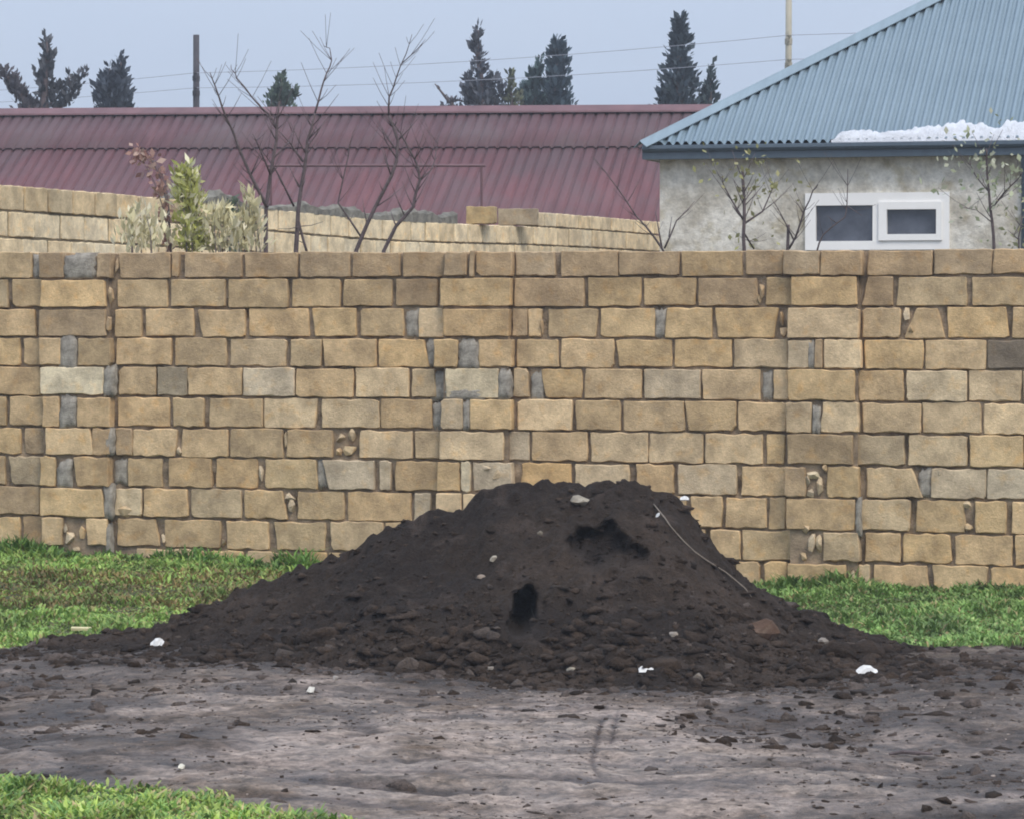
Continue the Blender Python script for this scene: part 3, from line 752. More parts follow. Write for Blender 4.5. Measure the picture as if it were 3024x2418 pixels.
# pale yellow slat lying at the edge of the left grass
p = hit(243, 1868); sl_ = MB(); sl_.box(-0.055, 0.055, -0.02, 0.02, 0.0, 0.014)
o = sl_.build('wood_slat', plain('pale_wood', (0.55, 0.48, 0.27), 0.8, .15, 30, .2)); o.location = (p.x, p.y - .05, p.z + .022); o.rotation_euler = (.12, 0.02, .05)
tag(o, 'short pale yellow wooden slat at the left edge of the heap', 'slat')
# stick on the right mud
p = hit(2680, 2230); q0 = hit(2625, 2228); q1 = hit(2745, 2230)
mb = MB(); mb.tube([(q0.x - p.x, 0, .006), (-.02, .006, .014), (.03, -.004, .012), (q1.x - p.x, .004, .007)], [.006, .008, .008, .004], 6)
o = mb.build('stick', M['bark']); o.location = p; tag(o, 'thin dark stick lying flat on the mud at right', 'stick')
# pale root trailing down the right flank
rp = [hit(a, b) for a, b in ((1930, 1490), (1962, 1530), (1980, 1556), (2017, 1598), (2050, 1630), (2088, 1658), (2142, 1691), (2198, 1737), (2219, 1764))]
rp = [q + Vector((0, -0.012, 0.006)) for q in rp]
mb = MB(); c0 = rp[4]
mb.tube([q - c0 for q in rp], [.003, .0045, .003, .0035, .004, .005, .004, .004, .002], 6)
o = mb.build('pale_root', plain('pale_root', (0.19, 0.155, 0.12), 0.9, .3, 40, .3), None, True); o.location = c0
tag(o, 'long pale dry root trailing down the right flank of the heap', 'root')

# ------------------------------------------------------------------ grass
def blades(name, label, n, xr, yr, colfn, hfn, wr=(0.006, 0.014), accept=None):
    X = RNG.uniform(*xr, n); Y = RNG.uniform(*yr, n)
    m = grass_mask(X, Y)
    if accept is not None: m = m * accept(X, Y)
    k = RNG.random(n) < m ** 1.5
    k &= (mound_h(X, Y, False) < ground_h(X, Y) + 0.01)
    X, Y = X[k], Y[k]; n = len(X)
    Z = ground_h(X, Y) - 0.004
    h = hfn(X, Y) * RNG.uniform(.45, 1.25, n) * np.clip(1 + .7 * fbm(X * 5, Y * 3, 133, 3), .35, 1.25); w = RNG.uniform(*wr, n)
    a = RNG.uniform(0, 6.283, n); dx, dy = np.cos(a), np.sin(a)
    lean = RNG.uniform(.25, 1.3, n) * h; b = a + RNG.uniform(-.5, .5, n)
    lx, ly = -np.sin(b) * lean, np.cos(b) * lean
    P0 = np.stack([X - dx * w * .4, Y - dy * w * .4, Z], 1); P1 = np.stack([X + dx * w * .4, Y + dy * w * .4, Z], 1)
    mx_, my_, mz = X + lx * .45, Y + ly * .45, Z + h * .65
    P2 = np.stack([mx_ - dx * w, my_ - dy * w, mz], 1); P3 = np.stack([mx_ + dx * w, my_ + dy * w, mz], 1)
    P4 = np.stack([X + lx, Y + ly, Z + h * RNG.uniform(.75, 1.0, n)], 1)
    VV = np.stack([P0, P1, P2, P3, P4], 1).reshape(-1, 3)
    i = np.arange(n) * 5
    TT = np.concatenate([np.stack([i, i + 1, i + 3], 1), np.stack([i, i + 3, i + 2], 1), np.stack([i + 2, i + 3, i + 4], 1)])
    cl_ = np.clip(1 + .42 * fbm(X * 7, Y * 4, 131, 3), .5, 1.6)[:, None]
    C = np.repeat(colfn(X, Y) * cl_, 5, 0) * np.tile(np.array([.75, .75, 1.0, 1.0, 1.1])[:, None] ** 0, (n, 1))
    o = link(name, npmesh(name, VV, TT, C), M['leaf']); tag(o, label, 'grass', kind='stuff')
    return o
def pick(n, cs, ps):
    return np.array(cs)[RNG.choice(len(cs), n, p=ps)] * RNG.uniform(1.0, 1.55, n)[:, None] * np.array([1.36, 1.28, 1.25])
def col_left(X, Y):
    c = pick(len(X), [(.135, .215, .045), (.10, .175, .045), (.19, .265, .075), (.17, .15, .06)], [.45, .3, .15, .1])
    dead = sstep(19.6, 20.2, Y + .35 * fbm(X * 1.5, Y * 1.5, 81, 3)) * sstep(21.9, 21.3, Y)
    alt = pick(len(X), [(.15, .115, .045), (.10, .09, .035), (.12, .155, .04)], [.45, .3, .25])
    k = (RNG.random(len(X)) < dead * .68)[:, None]
    c = np.where(k, alt, c)
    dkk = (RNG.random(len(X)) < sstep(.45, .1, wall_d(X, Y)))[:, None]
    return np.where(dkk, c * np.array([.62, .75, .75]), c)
def col_right(X, Y):
    c = pick(len(X), [(.11, .19, .05), (.09, .16, .045), (.17, .24, .08), (.20, .17, .08)], [.46, .32, .14, .08])
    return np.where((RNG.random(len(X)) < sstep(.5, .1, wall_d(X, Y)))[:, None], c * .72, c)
def col_front(X, Y):
    return pick(len(X), [(.175, .245, .05), (.12, .205, .05), (.23, .29, .085), (.08, .15, .045), (.24, .20, .10)], [.36, .28, .13, .13, .10])
tall = lambda X, Y: 0.030 + 0.03 * np.clip(fbm(X * 3, Y * 3, 83, 2) + .3, 0, 1) + 0.06 * sstep(.5, .08, wall_d(X, Y)) * np.clip(.45 + fbm(X * 2.2, Y, 85, 2), 0, 1)
infront = lambda X, Y: (wall_d(X, Y) > 0.05).astype(float)
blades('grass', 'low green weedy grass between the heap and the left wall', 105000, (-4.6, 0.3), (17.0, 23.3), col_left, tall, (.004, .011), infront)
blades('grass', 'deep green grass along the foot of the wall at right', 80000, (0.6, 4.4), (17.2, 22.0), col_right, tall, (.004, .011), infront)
blades('grass', 'bright green grass in the near left corner', 60000, (-3.2, -0.2), (10.6, 13.4), col_front, lambda X, Y: .035 + .03 * np.clip(fbm(X * 4, Y * 4, 87, 2) + .4, 0, 1), (.0035, .009))
# sparse sprouts on the mud edges are part of those sheets

# ------------------------------------------------------------------ second wall running back from the left
B0 = at(-260, 950, 23.6); B1 = at(1850, 950, 39.2)
A0 = at(0, 950, 25.3)
bdir = Vector((B1.x - A0.x, B1.y - A0.y, 0)).normalized()
bl = math.atan2(bdir.y, bdir.x)
start = A0 - bdir * 1.6; start.z = 0
wb = empty('yard_wall', start, bl)
tag(wb, 'pale block wall running back from the left behind the front wall', 'wall')
LEN = (B1 - start).xy.length + 1.2
def zdrop(u): return -0.055 * math.exp(-((u - 8.8) / 3.5) ** 2)
ztopB = CAMZ + 1.03
extra_from = None
rbB = random.Random(9)
def ub_at(px):
    r = ray(px, 900); k = r.x / r.y
    return ((k * start.y - start.x) / (bdir.x - k * bdir.y))
UX = ub_at(1592)
row_defs = [(-1, UX, LEN), (0, 0, LEN), (1, 0, LEN), (2, 0, LEN), (3, 0, LEN)]
for k, ua, ub in row_defs:
    u = ua - (0.2 if k % 2 else 0.0)
    z1 = ztopB - 0.2 * k; z0 = z1 - 0.2
    if k < 0: z0 = ztopB; z1 = z0 + .16
    while u < ub:
        w = 0.40 * rbB.uniform(.9, 1.06)
        g = .009
        if u + w > 0:
            hw, hh = w / 2 - g, (z1 - z0) / 2 - g
            v, f = block_mesh([(-hw, hh), (hw, hh), (hw, -hh), (-hw, -hh)], 0.18, rbB, .003, False)
            o = link('block', pymesh('block', v, f), M['block'], wb)
            o.location = (u + w / 2, rbB.uniform(-.008, .008), (z0 + z1) / 2 + zdrop(u))
            o.color = (*vary((0.78, 0.635, 0.42) if k > 0 or u > 6 else (0.60, 0.47, 0.29), .08), 1)
        u += w
low = MB()
for k in range(4, 14):
    z1 = ztopB - .2 * k; u = -(k % 2) * .2
    while u < LEN:
        v, f = block_mesh([(-.192, .092), (.192, .092), (.192, -.092), (-.192, -.092)], .18, rbB, .003, False)
        low.add([(a + u + .2, b, c + z1 - .1) for a, b, c in v], f); u += .4
o = low.build('lower_blocks', M['block'], wb); o['kind'] = 'stuff'; o.color = (.45, .37, .25, 1)
cb_ = MB(); cb_.box(0.0, LEN, 0.014, 0.172, -0.2, ztopB - 0.075); cb_.box(UX + .02, LEN - .05, .014, .17, ztopB - .08, ztopB + 0.13)
cb_.build('mortar_core', M['far_mortar'], wb)
# rough grey mortar bed left on top of the lower run
cap = MB(); uu = np.arange(4.4, ub_at(1372) - .15, .06); v = []; f = []
hh_ = np.clip(.075 + .05 * fbm(uu * 2.1, uu * 0, 95, 3), .012, .16) * sstep(4.4, 4.9, uu) + .01
for u, h in zip(uu, hh_):
    for (yy, k) in ((.005, 0), (.012, .75), (.05, 1.0), (.12, .92), (.165, .5), (.175, 0)):
        v.append((u + rbB.uniform(-.015, .015), yy + rbB.uniform(-.008, .008), ztopB + zdrop(u) - .012 + h * k * rbB.uniform(.85, 1.1)))
for i in range(len(uu) - 1):
    for k in range(5):
        a_ = i * 6 + k; f.append((a_, a_ + 6, a_ + 7, a_ + 1))
cap.add(v, f); cap.build('mortar_bed', plain('rough_mortar', (0.20, 0.185, 0.15), .95, .4, 8, .9, .03), wb)
# two loose blocks lying on it
for (pa, pb, lab, c) in ((1376, 1462, 'loose yellow block on the yard wall, left of the pair', (0.45, 0.33, 0.17)), (1470, 1585, 'loose tan block on the yard wall, right of the pair', (0.37, 0.295, 0.20))):
    lu = ub_at((pa + pb) / 2); t_ = start + bdir * lu; dd = t_.y
    hw = (pb - pa) * dd / F / 2; hh = 0.088
    v, f = block_mesh([(-hw, hh), (hw, hh), (hw, -hh), (-hw, -hh)], .19, rbB, .004)
    o = link('loose_block', pymesh('loose_block', v, f), M['block'])
    o.location = (t_.x, dd - .05, ztopB + zdrop(lu) + hh - .002); o.rotation_euler = (0, 0, -.12); o.color = (*c, 1)
    tag(o, lab, 'stone block', 'loose blocks on the yard wall')

# ------------------------------------------------------------------ blue roofed house
HB = R(15)
hd = Vector((math.cos(HB), -math.sin(HB), 0)); hi_ = Vector((math.sin(HB), math.cos(HB), 0))
tip = at(1900, 425, 34.5)
# pitch so that the hip leaves the top edge of the picture where it does in the photograph
best = None
for s_ in np.arange(1.5, 5, .002):
    p = tip + (hd + hi_) * s_
    r = ray(2752, 0)
    if abs(p.x / p.y - r.x / r.y) < 2e-4: best = (s_, CAMZ + r.z / r.y * p.y)
HT = (best[1] - tip.z) / best[0]
house = empty('house', (tip.x, tip.y, 0), -HB)
tag(house, 'grey walled house with a blue grey corrugated hip roof at right', 'house')
EZ = tip.z; HL, HD = 9.4, 8.0; OV = 0.14
def make_corr_mat(name, c, rough=0.45, spec=.5, streak=(0.86, 1.1)):
    m, n, b = mat(name); t = n.nodes.new('ShaderNodeTexCoord')
    mp_ = N(n, 'ShaderNodeMapping'); mp_.inputs['Scale'].default_value = (5.0, .5, .5); n.links.new(t.outputs['Object'], mp_.inputs[0])
    s1 = ramp(n, noise(n, mp_.outputs[0], 2.0, 5, .6), .3, (streak[0],) * 3, .7, (streak[1],) * 3)
    s2 = ramp(n, noise(n, t.outputs['Object'], 1.3, 4, .6), .3, (.9, .92, .93), .7, (1.08, 1.06, 1.05))
    n.links.new(mul(n, mul(n, c, s1), s2), b.inputs['Base Color'])
    b.inputs['Roughness'].default_value = rough; b.inputs['Specular IOR Level'].default_value = spec
    bump(n, b, noise(n, t.outputs['Object'], 30, 3), .08, .01)
    return m
M['blue_roof'] = make_corr_mat('blue_grey_metal', (0.150, 0.205, 0.238), streak=(.94, 1.05))
M['blue_trim'] = make_corr_mat('blue_trim_metal', (0.180, 0.238, 0.268))
M['gutter'] = make_corr_mat('dark_blue_gutter', (0.062, 0.088, 0.112))
def corr_face(L, halfrun, hz, pitch, amp, per=6, flip=False):
    """hip roof face, eave on x axis from 0 to L, rising towards +y; ribs run up the slope"""
    step = pitch / per; us = np.arange(0, L + step, step); us = np.clip(us, 0, L)
    vm = np.minimum(np.minimum(us, L - us), halfrun)
    wv = amp * np.clip(1.5 * np.cos(2 * np.pi * us / pitch), -1, 1)
    sl_n = 1 / math.sqrt(1 + hz * hz)
    dz = wv * sl_n; dyy = -wv * hz * sl_n
    n = len(us)
    A = np.stack([us, dyy * 1.0, dz], 1); B = np.stack([us, vm + dyy * 0, vm * hz + dz], 1)
    V_ = np.concatenate([A, B]); i = np.arange(n - 1)
    return V_, np.stack([i, i + 1, i + 1 + n, i + n], 1)
roof = empty('roof', (0, 0, 0)); roof.parent = house
run = HD / 2
faces = []
for (L, pos, rot, nm) in ((HL, (0, 0), 0, 0), (HL, (HL, HD), math.pi, 0), (HD, (HL, 0), math.pi / 2, 0), (HD, (0, HD), -math.pi / 2, 0)):
    V_, T_ = corr_face(L, run, HT, 0.088, 0.019, 8)
    c, s = math.cos(rot), math.sin(rot)
    V2 = np.stack([V_[:, 0] * c - V_[:, 1] * s + pos[0], V_[:, 0] * s + V_[:, 1] * c + pos[1], V_[:, 2] + EZ], 1)
    o = link('roof_sheet', npmesh('roof_sheet', V2, T_, None, False), M['blue_roof'], roof)
def cap_strip(p0, p1, wl, name, parent, m, lift=.032, ny=.125):
    """folded ridge or hip flashing"""
    p0, p1 = Vector(p0), Vector(p1); d = (p1 - p0).normalized(); side = d.cross(Vector((0, 0, 1))).normalized()
    prof = [(-ny, -ny * wl), (-ny * .25, -ny * wl * .2 + .008), (0, .018), (ny * .25, -ny * wl * .2 + .008), (ny, -ny * wl)]
    v = []; f = []
    for q in (p0, p1):
        for a, b in prof: v.append(q + side * a + Vector((0, 0, b + lift)))
    for k in range(4): f.append((k, k + 1, k + 6, k + 5))
    v += [q - Vector((0, 0, .008)) for q in v]
    for k in range(4): f.append((k + 10, k + 15, k + 16, k + 11))
    f += [(0, 5, 15, 10), (4, 14, 19, 9), (0, 10, 11, 1), (1, 11, 12, 2), (2, 12, 13, 3), (3, 13, 14, 4)]
    return link(name, pymesh(name, v, f), m, parent)
rz_ = EZ + run * HT
cap_strip((-.03, -.03, EZ - .02), (run, run, rz_), HT * .62, 'hip_cap', roof, M['blue_trim'])
cap_strip((HL + .03, -.03, EZ - .02), (HL - run, run, rz_), HT * .62, 'hip_cap', roof, M['blue_trim'])
cap_strip((-.03, HD + .03, EZ - .02), (run, run, rz_), HT * .62, 'hip_cap', roof, M['blue_trim'])
cap_strip((HL + .03, HD + .03, EZ - .02), (HL - run, run, rz_), HT * .62, 'hip_cap', roof, M['blue_trim'])
cap_strip((run - .05, run, rz_), (HL - run + .05, run, rz_), HT * .9, 'ridge_cap', roof, M['blue_trim'])
# gutter and fascia on the front and left
def eave_band(name, x0, x1, ya, za, m):
    b = MB()
    prof = [(-.015, -.012), (-.055, -.018), (-.060, -.05), (-.045, -.075), (-.02, -.085), (-.02, -.155), (0.01, -.155), (.01, -.012)]
    v = []; f = []
    for x in (x0, x1):
        for (py, pz) in prof: v.append((x, py + ya, pz + za))
    n = len(prof)
    for k in range(n): f.append((k, (k + 1) % n, n + (k + 1) % n, n + k))
    f.append(tuple(range(n))); f.append(tuple(range(2 * n - 1, n - 1, -1)))
    b.add(v, f); return b.build(name, m, roof)
eave_band('gutter', 0.0, HL, -.012, EZ - 0.008, M['gutter'])
b = MB(); b.box(.02, HL - .02, .0, HD, EZ - .16, EZ - .148); b.build('soffit', M['gutter'], roof)
b = MB(); b.box(-.012, 0.012, 0.0, HD, EZ - .16, EZ - .015); b.build('fascia', M['gutter'], roof)
# downpipe bracket seen at the far right
b = MB(); b.tube([(3.85, .02, EZ - .15), (3.85, .06, EZ - .25), (3.85, .10, EZ - .40), (3.85, .10, .1)], .035, 8); b.build('downpipe', M['gutter'], house, True)

def make_stonewall_mat():
    m, n, b = mat('grey_render'); t = n.nodes.new('ShaderNodeTexCoord')
    v = t.outputs['Object']
    c1 = ramp(n, noise(n, v, 3.2, 5, .6), .36, (.50, .455, .37), .60, (.74, .70, .61), [(.48, (.62, .575, .485))])
    c2 = ramp(n, noise(n, v, 17, 5, .7), .3, (.72, .72, .72), .68, (1.12, 1.12, 1.12))
    st = ramp(n, noise(n, v, 4.4, 4, .55), .55, (1, 1, 1), .66, (.78, .74, .64))
    n.links.new(mul(n, mul(n, c1, c2), st), b.inputs['Base Color']); b.inputs['Roughness'].default_value = .95; b.inputs['Specular IOR Level'].default_value = .15
    bump(n, b, noise(n, v, 12, 6, .7), .7, .03)
    return m
M['render'] = make_stonewall_mat()
# window opening position in house coordinates (wall face at y = OV)
def house_xz(px, py, yl):
    r = ray(px, py); c = Vector((0, 0, CAMZ)); o_ = Vector((tip.x, tip.y, 0)) + hi_ * yl
    t_ = (o_ - c).dot(hi_) / r.dot(hi_); p = c + r * t_
    return (p - o_).dot(hd), p.z
wx0, wz1 = house_xz(2385, 578, OV); wx1, _ = house_xz(2799, 578, OV); _, wz0 = house_xz(2590, 733, OV)
b = MB(); zt_ = EZ - .148
hx0, hx1 = OV, HL - OV
b.box(hx0, wx0, OV, OV + .25, 0, zt_); b.box(wx1, hx1, OV, OV + .25, 0, zt_); b.box(wx0, wx1, OV, OV + .25, wz1, zt_); b.box(wx0, wx1, OV, OV + .25, 0, wz0)
b.build('front_wall', M['render'], house)
b = MB(); b.box(hx0, hx0 + .25, OV + .25, HD - OV, 0, zt_); b.box(hx1 - .25, hx1, OV + .25, HD - OV, 0, zt_); b.box(hx0 + .25, hx1 - .25, HD - OV - .25, HD - OV, 0, zt_)
b.build('rear_walls', M['render'], house)
# window: fixed light at left, opening sash at right
win = empty('window', (0, 0, 0)); win.parent = house
def frame(name, x0, x1, z0, z1, l, r, bt, tp, y0, y1, m, par):
    b = MB(); b.box(x0, x0 + l, y0, y1, z0, z1); b.box(x1 - r, x1, y0, y1, z0, z1)
    b.box(x0 + l, x1 - r, y0 + .002, y1 - .002, z0, z0 + bt); b.box(x0 + l, x1 - r, y0 + .002, y1 - .002, z1 - tp, z1)
    return b.build(name, m, par)
yw = OV - .03
lx0, _ = house_xz(2412, 0, OV); lx1, lz1 = house_xz(2578, 607, OV); _, lz0 = house_xz(2500, 704, OV)
rx0, rz1 = house_xz(2620, 620, OV); rx1, rz0 = house_xz(2766, 692, OV)
mx0, _ = house_xz(2596, 600, OV)
frame('frame', wx0 - .02, wx1 + .02, wz0 - .02, wz1 + .02, lx0 - wx0 + .02, .075, .09, wz1 - lz1 + .02, yw, OV + .07, M['pvc'], win)
b = MB(); b.box(lx1, mx0, yw + .004, OV + .06, wz0 + .06, wz1 - .06); b.build('mullion', M['pvc'], win)
sash = frame('sash', mx0 + .002, wx1 - .053, wz0 + .072, wz1 - .075, rx0 - mx0, wx1 - .053 - rx1, rz0 - wz0 - .072, wz1 - .075 - rz1, yw - .018, OV + .04, M['pvc'], win)
def glass_mat():
    m, n, b = mat('window_glass'); t = n.nodes.new('ShaderNodeTexCoord')
    n.links.new(ramp(n, noise(n, t.outputs['Object'], 5, 4), .3, (.05, .055, .07), .7, (.10, .11, .135)), b.inputs['Base Color'])
    b.inputs['Roughness'].default_value = .12; b.inputs['Specular IOR Level'].default_value = .5; return m
M['glass'] = glass_mat()
b = MB(); b.box(lx0 - .01, lx1 + .01, OV + .02, OV + .03, wz0 + .02, lz1 + .02); b.build('pane', M['glass'], win)
b = MB(); b.box(rx0 - .01, rx1 + .01, OV + .012, OV + .022, rz0 - .01, rz1 + .01); b.build('pane', M['glass'], win)

# snow left along the eave
def snow_strip():
    xs0, _ = house_xz(2455, 428, 0); xs1 = 5.2
    n = 170; v = []; f = []; prof = 7
    rs = random.Random(2)
    us = np.linspace(xs0, xs1, n)
    env = np.interp(us, [xs0, xs0 + .08, xs0 + .25, xs0 + .5, xs0 + .8, xs0 + 1.3, xs0 + 1.5, xs0 + 1.54, xs0 + 1.66, xs0 + 1.72, xs1], [.02, .14, .17, .13, .20, .30, .27, .15, .15, .31, .30])
    env = env + .035 * fbm(us * 9, us * 0, 91, 3) + 0.055 * np.clip(fbm(us * 22, us * 0 + 4, 92, 2), -.4, 1) * (us > xs0 + .8)
    env[0] = .015; env[-1] = .02
    for u, L in zip(us, env):
        L = max(.012, L)
        for k in range(prof):
            t_ = k / (prof - 1)
            th = (.012 + .028 * math.sin(math.pi * min(1, t_ * .9 + .1)) * (1 + .5 * rs.uniform(-1, 1))) * min(1, L / .1)
            if k == 0 or k == prof - 1: th = -.012
            v.append((u, -.02 + t_ * L, EZ + (-.02 + t_ * L) * HT + .008 + th))
    for i in range(n - 1):
        for k in range(prof - 1):
            a = i * prof + k; f.append((a, a + prof, a + prof + 1, a + 1))
    o = link('snow', pymesh('snow', v, f, True), M['snow']); o.location = (tip.x, tip.y, 0); o.rotation_euler = (0, 0, -HB)
    tag(o, 'white strip of melting snow along the eave of the blue grey roof', 'snow')
snow_strip()

# ------------------------------------------------------------------ long red roofed building
RB = R(12)
rd = Vector((math.cos(RB), -math.sin(RB), 0)); rn = Vector((math.sin(RB), math.cos(RB), 0))
rc = at(1000, 330, 52.0)
shed_ = empty('red_roofed_building', (rc.x, rc.y, 0), -RB)
tag(shed_, 'long low building with a weathered dark red corrugated roof', 'building')
RZ = rc.z; RP = math.tan(R(31)); XL, XR = -7.5, 9.5; TILT = -0.0075
def make_red(name, c, grey):
    m, n, b = mat(name); t = n.nodes.new('ShaderNodeTexCoord')
    mp_ = N(n, 'ShaderNodeMapping'); mp_.inputs['Scale'].default_value = (4.0, .6, .6); n.links.new(t.outputs['Object'], mp_.inputs[0])
    s1 = ramp(n, noise(n, mp_.outputs[0], 1.6, 5, .65), .3, (.74, .74, .76), .7, (1.2, 1.18, 1.18))
    g = ramp(n, noise(n, t.outputs['Object'], .9, 5, .6), .42, (0, 0, 0), .66, (grey, grey, grey))
    col_ = mul(n, mul(n, c, s1), (.105, .072, .072), g, 'MIX')
    n.links.new(col_, b.inputs['Base Color']); b.inputs['Roughness'].default_value = .75; b.inputs['Specular IOR Level'].default_value = .2
    bump(n, b, noise(n, t.outputs['Object'], 18, 4), .15, .01)
    return m
M['red_low'] = make_red('red_metal', (0.138, 0.056, 0.057), .6)
M['red_up'] = make_red('faded_red_metal', (0.105, 0.052, 0.055), .95)
M['red_trim'] = plain('red_trim', (0.14, 0.070, 0.072), .55, .2, 3, .1)
def red_sheet(x0, x1, v0, v1, lift, m, name, pitch=.165, amp=.013, sgn=1, parent=None):
    """v measured down the slope from the ridge, horizontal metres"""
    per = 12; us = np.arange(x0, x1, pitch / per)
    ph = (us / pitch) % 1
    wv = amp * (1 - 2 * np.clip((.16 - np.abs(ph - .5)) / .07, 0, 1)) * np.where(us > -99, 1, 1)
    V_, T_ = [], []
    for vv in (v0, v1):
        V_.append(np.stack([us, -sgn * vv + 0 * us, RZ - vv * RP + wv + lift + us * TILT], 1))
    for vv in (v1, v0):
        V_.append(np.stack([us, -sgn * vv + 0 * us, RZ - vv * RP + wv + lift - .012 + us * TILT], 1))
    n = len(us); V_ = np.concatenate(V_); i = np.arange(n - 1)
    Q = [np.stack([i + a * n, i + 1 + a * n, i + 1 + ((a + 1) % 4) * n, i + ((a + 1) % 4) * n], 1)[:, ::(-1 if sgn > 0 else 1)] for a in range(4)]
    return link(name, npmesh(name, V_, np.concatenate(Q), None, False), m, parent or shed_)
# the lap between upper and lower sheets
red_sheet(XL, XR, 0.98, 3.75, 0.0, M['red_low'], 'lower_roof_sheet')
red_sheet(XL, XR, 0.02, 1.06, 0.030, M['red_up'], 'upper_roof_sheet')
red_sheet(XL, XR, 0.02, 3.75, 0.0, M['red_low'], 'rear_roof_sheet', sgn=-1)
b = MB()
for (x0, x1) in ((XL, XR),):
    prof = [(-.20, -.20 * RP + .075), (-.19, -.20 * RP + .10), (-.05, .075), (.05, .075), (.19, -.20 * RP + .10), (.20, -.20 * RP + .075), (0.04, .045), (-.04, .045)]
    v = [(x, yy, RZ + zz + x * TILT) for x in (x0, x1) for yy, zz in prof]; n = len(prof)
    f = [(k, (k + 1) % n, n + (k + 1) % n, n + k) for k in range(n)] + [tuple(range(n)), tuple(range(2 * n - 1, n - 1, -1))]
    b.add(v, [q[::-1] for q in f])
b.build('ridge_cap', M['red_trim'], shed_)
b = MB(); zz = RZ - 3.6 * RP + XL * TILT * 0 - .10
b.box(XL + .3, XR - .3, -3.4, -3.15, 0, zz); b.box(XL + .3, XR - .3, 3.15, 3.4, 0, zz)
M['plaster'] = plain('old_plaster', (.36, .33, .28), .95, .2, 2, .4)
b.build('long_walls', M['plaster'], shed_)
for xg in (XL + .3, XR - .55):
    v = []
    for x in (xg, xg + .25): v += [(x, -3.149, 0), (x, 3.149, 0), (x, 3.149, zz + .12), (x, 0, RZ - .14), (x, -3.149, zz + .12)]
    f = [(0, 1, 2, 3, 4)[::-1], (5, 6, 7, 8, 9)] + [(k, (k + 1) % 5, 5 + (k + 1) % 5, 5 + k) for k in range(5)]
    link('gable_wall', pymesh('gable_wall', v, f), M['plaster'], shed_)

# thin pipe frame standing in the yard before that roof
fo = at(1422, 497, 43.0); fl_ = at(800, 497, 43.0)
pf = empty('pipe_frame', (fo.x, fo.y, 0)); tag(pf, 'thin dark red pipe frame standing before the red roof', 'pipe frame')
b = MB(); b.tube([(0, 0, -.05), (0, 0, fo.z + .02)], .016, 8); b.build('post', M['red_trim'], pf)
b = MB(); b.tube([(fl_.x - fo.x, 0, -.05), (fl_.x - fo.x, 0, fl_.z + .02)], .016, 8); b.build('post', M['red_trim'], pf)
b = MB(); b.tube([(fl_.x - fo.x - .05, 0, fl_.z + .03), (0.05, 0, fo.z + .03)], .017, 8); b.build('rail', M['red_trim'], pf)

# ------------------------------------------------------------------ poles and wires
def pole(px, ytop, d, r0, r1, m, name, label, bands):
    p = at(px, ytop, d); o = empty(name, (p.x, p.y, -.05)); tag(o, label, 'pole')
    b = MB(); zs = [0, p.z * .25, p.z * .5, p.z * .75, p.z + .05]
    b.tube([(0.004 * math.sin(k * 2.1), 0, z) for k, z in enumerate(zs)], [r0 + (r1 - r0) * k / 4 for k in range(5)], 10); b.build('shaft', m, o, True)
    for z in bands:
        b = MB(); zl = z + .05
        b.tube([(0, 0, zl - .05), (0, 0, zl + .05)], r1 * 1.22, 10); b.build('band', m, o)
        b = MB(); b.tube([(0, -r1, zl), (0, -r1 - .10, zl), (0, -r1 - .10, zl + .09)], .014, 6); b.tube([(0, -r1 - .10, zl + .06), (0, -r1 - .10, zl + .10), (0, -r1 - .10, zl + .16)], [.03, .045, .025], 8); b.build('insulator', m, o)
    return p
dL, dR = 70.0, 60.0
w1 = (at(579, 218, dL), at(2329, 107, dR)); w2 = (at(579, 262, dL), at(2329, 178, dR))
pole(579, 104, dL, .085, .064, M['pole_wood'], 'utility_pole', 'dark wooden utility pole rising behind the red roof at left', [w1[0].z - .1, w2[0].z - .1])
pole(2329, -60, dR, .07, .055, M['pole_metal'], 'utility_pole', 'pale metal pole rising behind the blue grey roof', [w1[1].z - .1, w2[1].z - .1])
for k, ((a, c), lab) in enumerate(zip((w1, w2), ('upper thin grey power line crossing the sky', 'lower thin grey power line crossing the sky'))):
    a = a + Vector((0, -.166, 0)); c = c + Vector((0, -.156, 0))
    e0 = a + (a - c) * 1.0; e1 = c + (c - a) * 1.0
    pts_ = []
    for (p, q) in ((e0, a), (a, c), (c, e1)):
        for i in range(12):
            t_ = i / 12; pts_.append(p.lerp(q, t_) + Vector((0, 0, -.22 * 4 * t_ * (1 - t_) * .5)))
    pts_.append(e1)
    b = MB(); o0 = a.copy(); b.tube([q - o0 for q in pts_], .0058, 5); o = b.build('power_line', M['wire']); o.location = o0; tag(o, lab, 'cable')

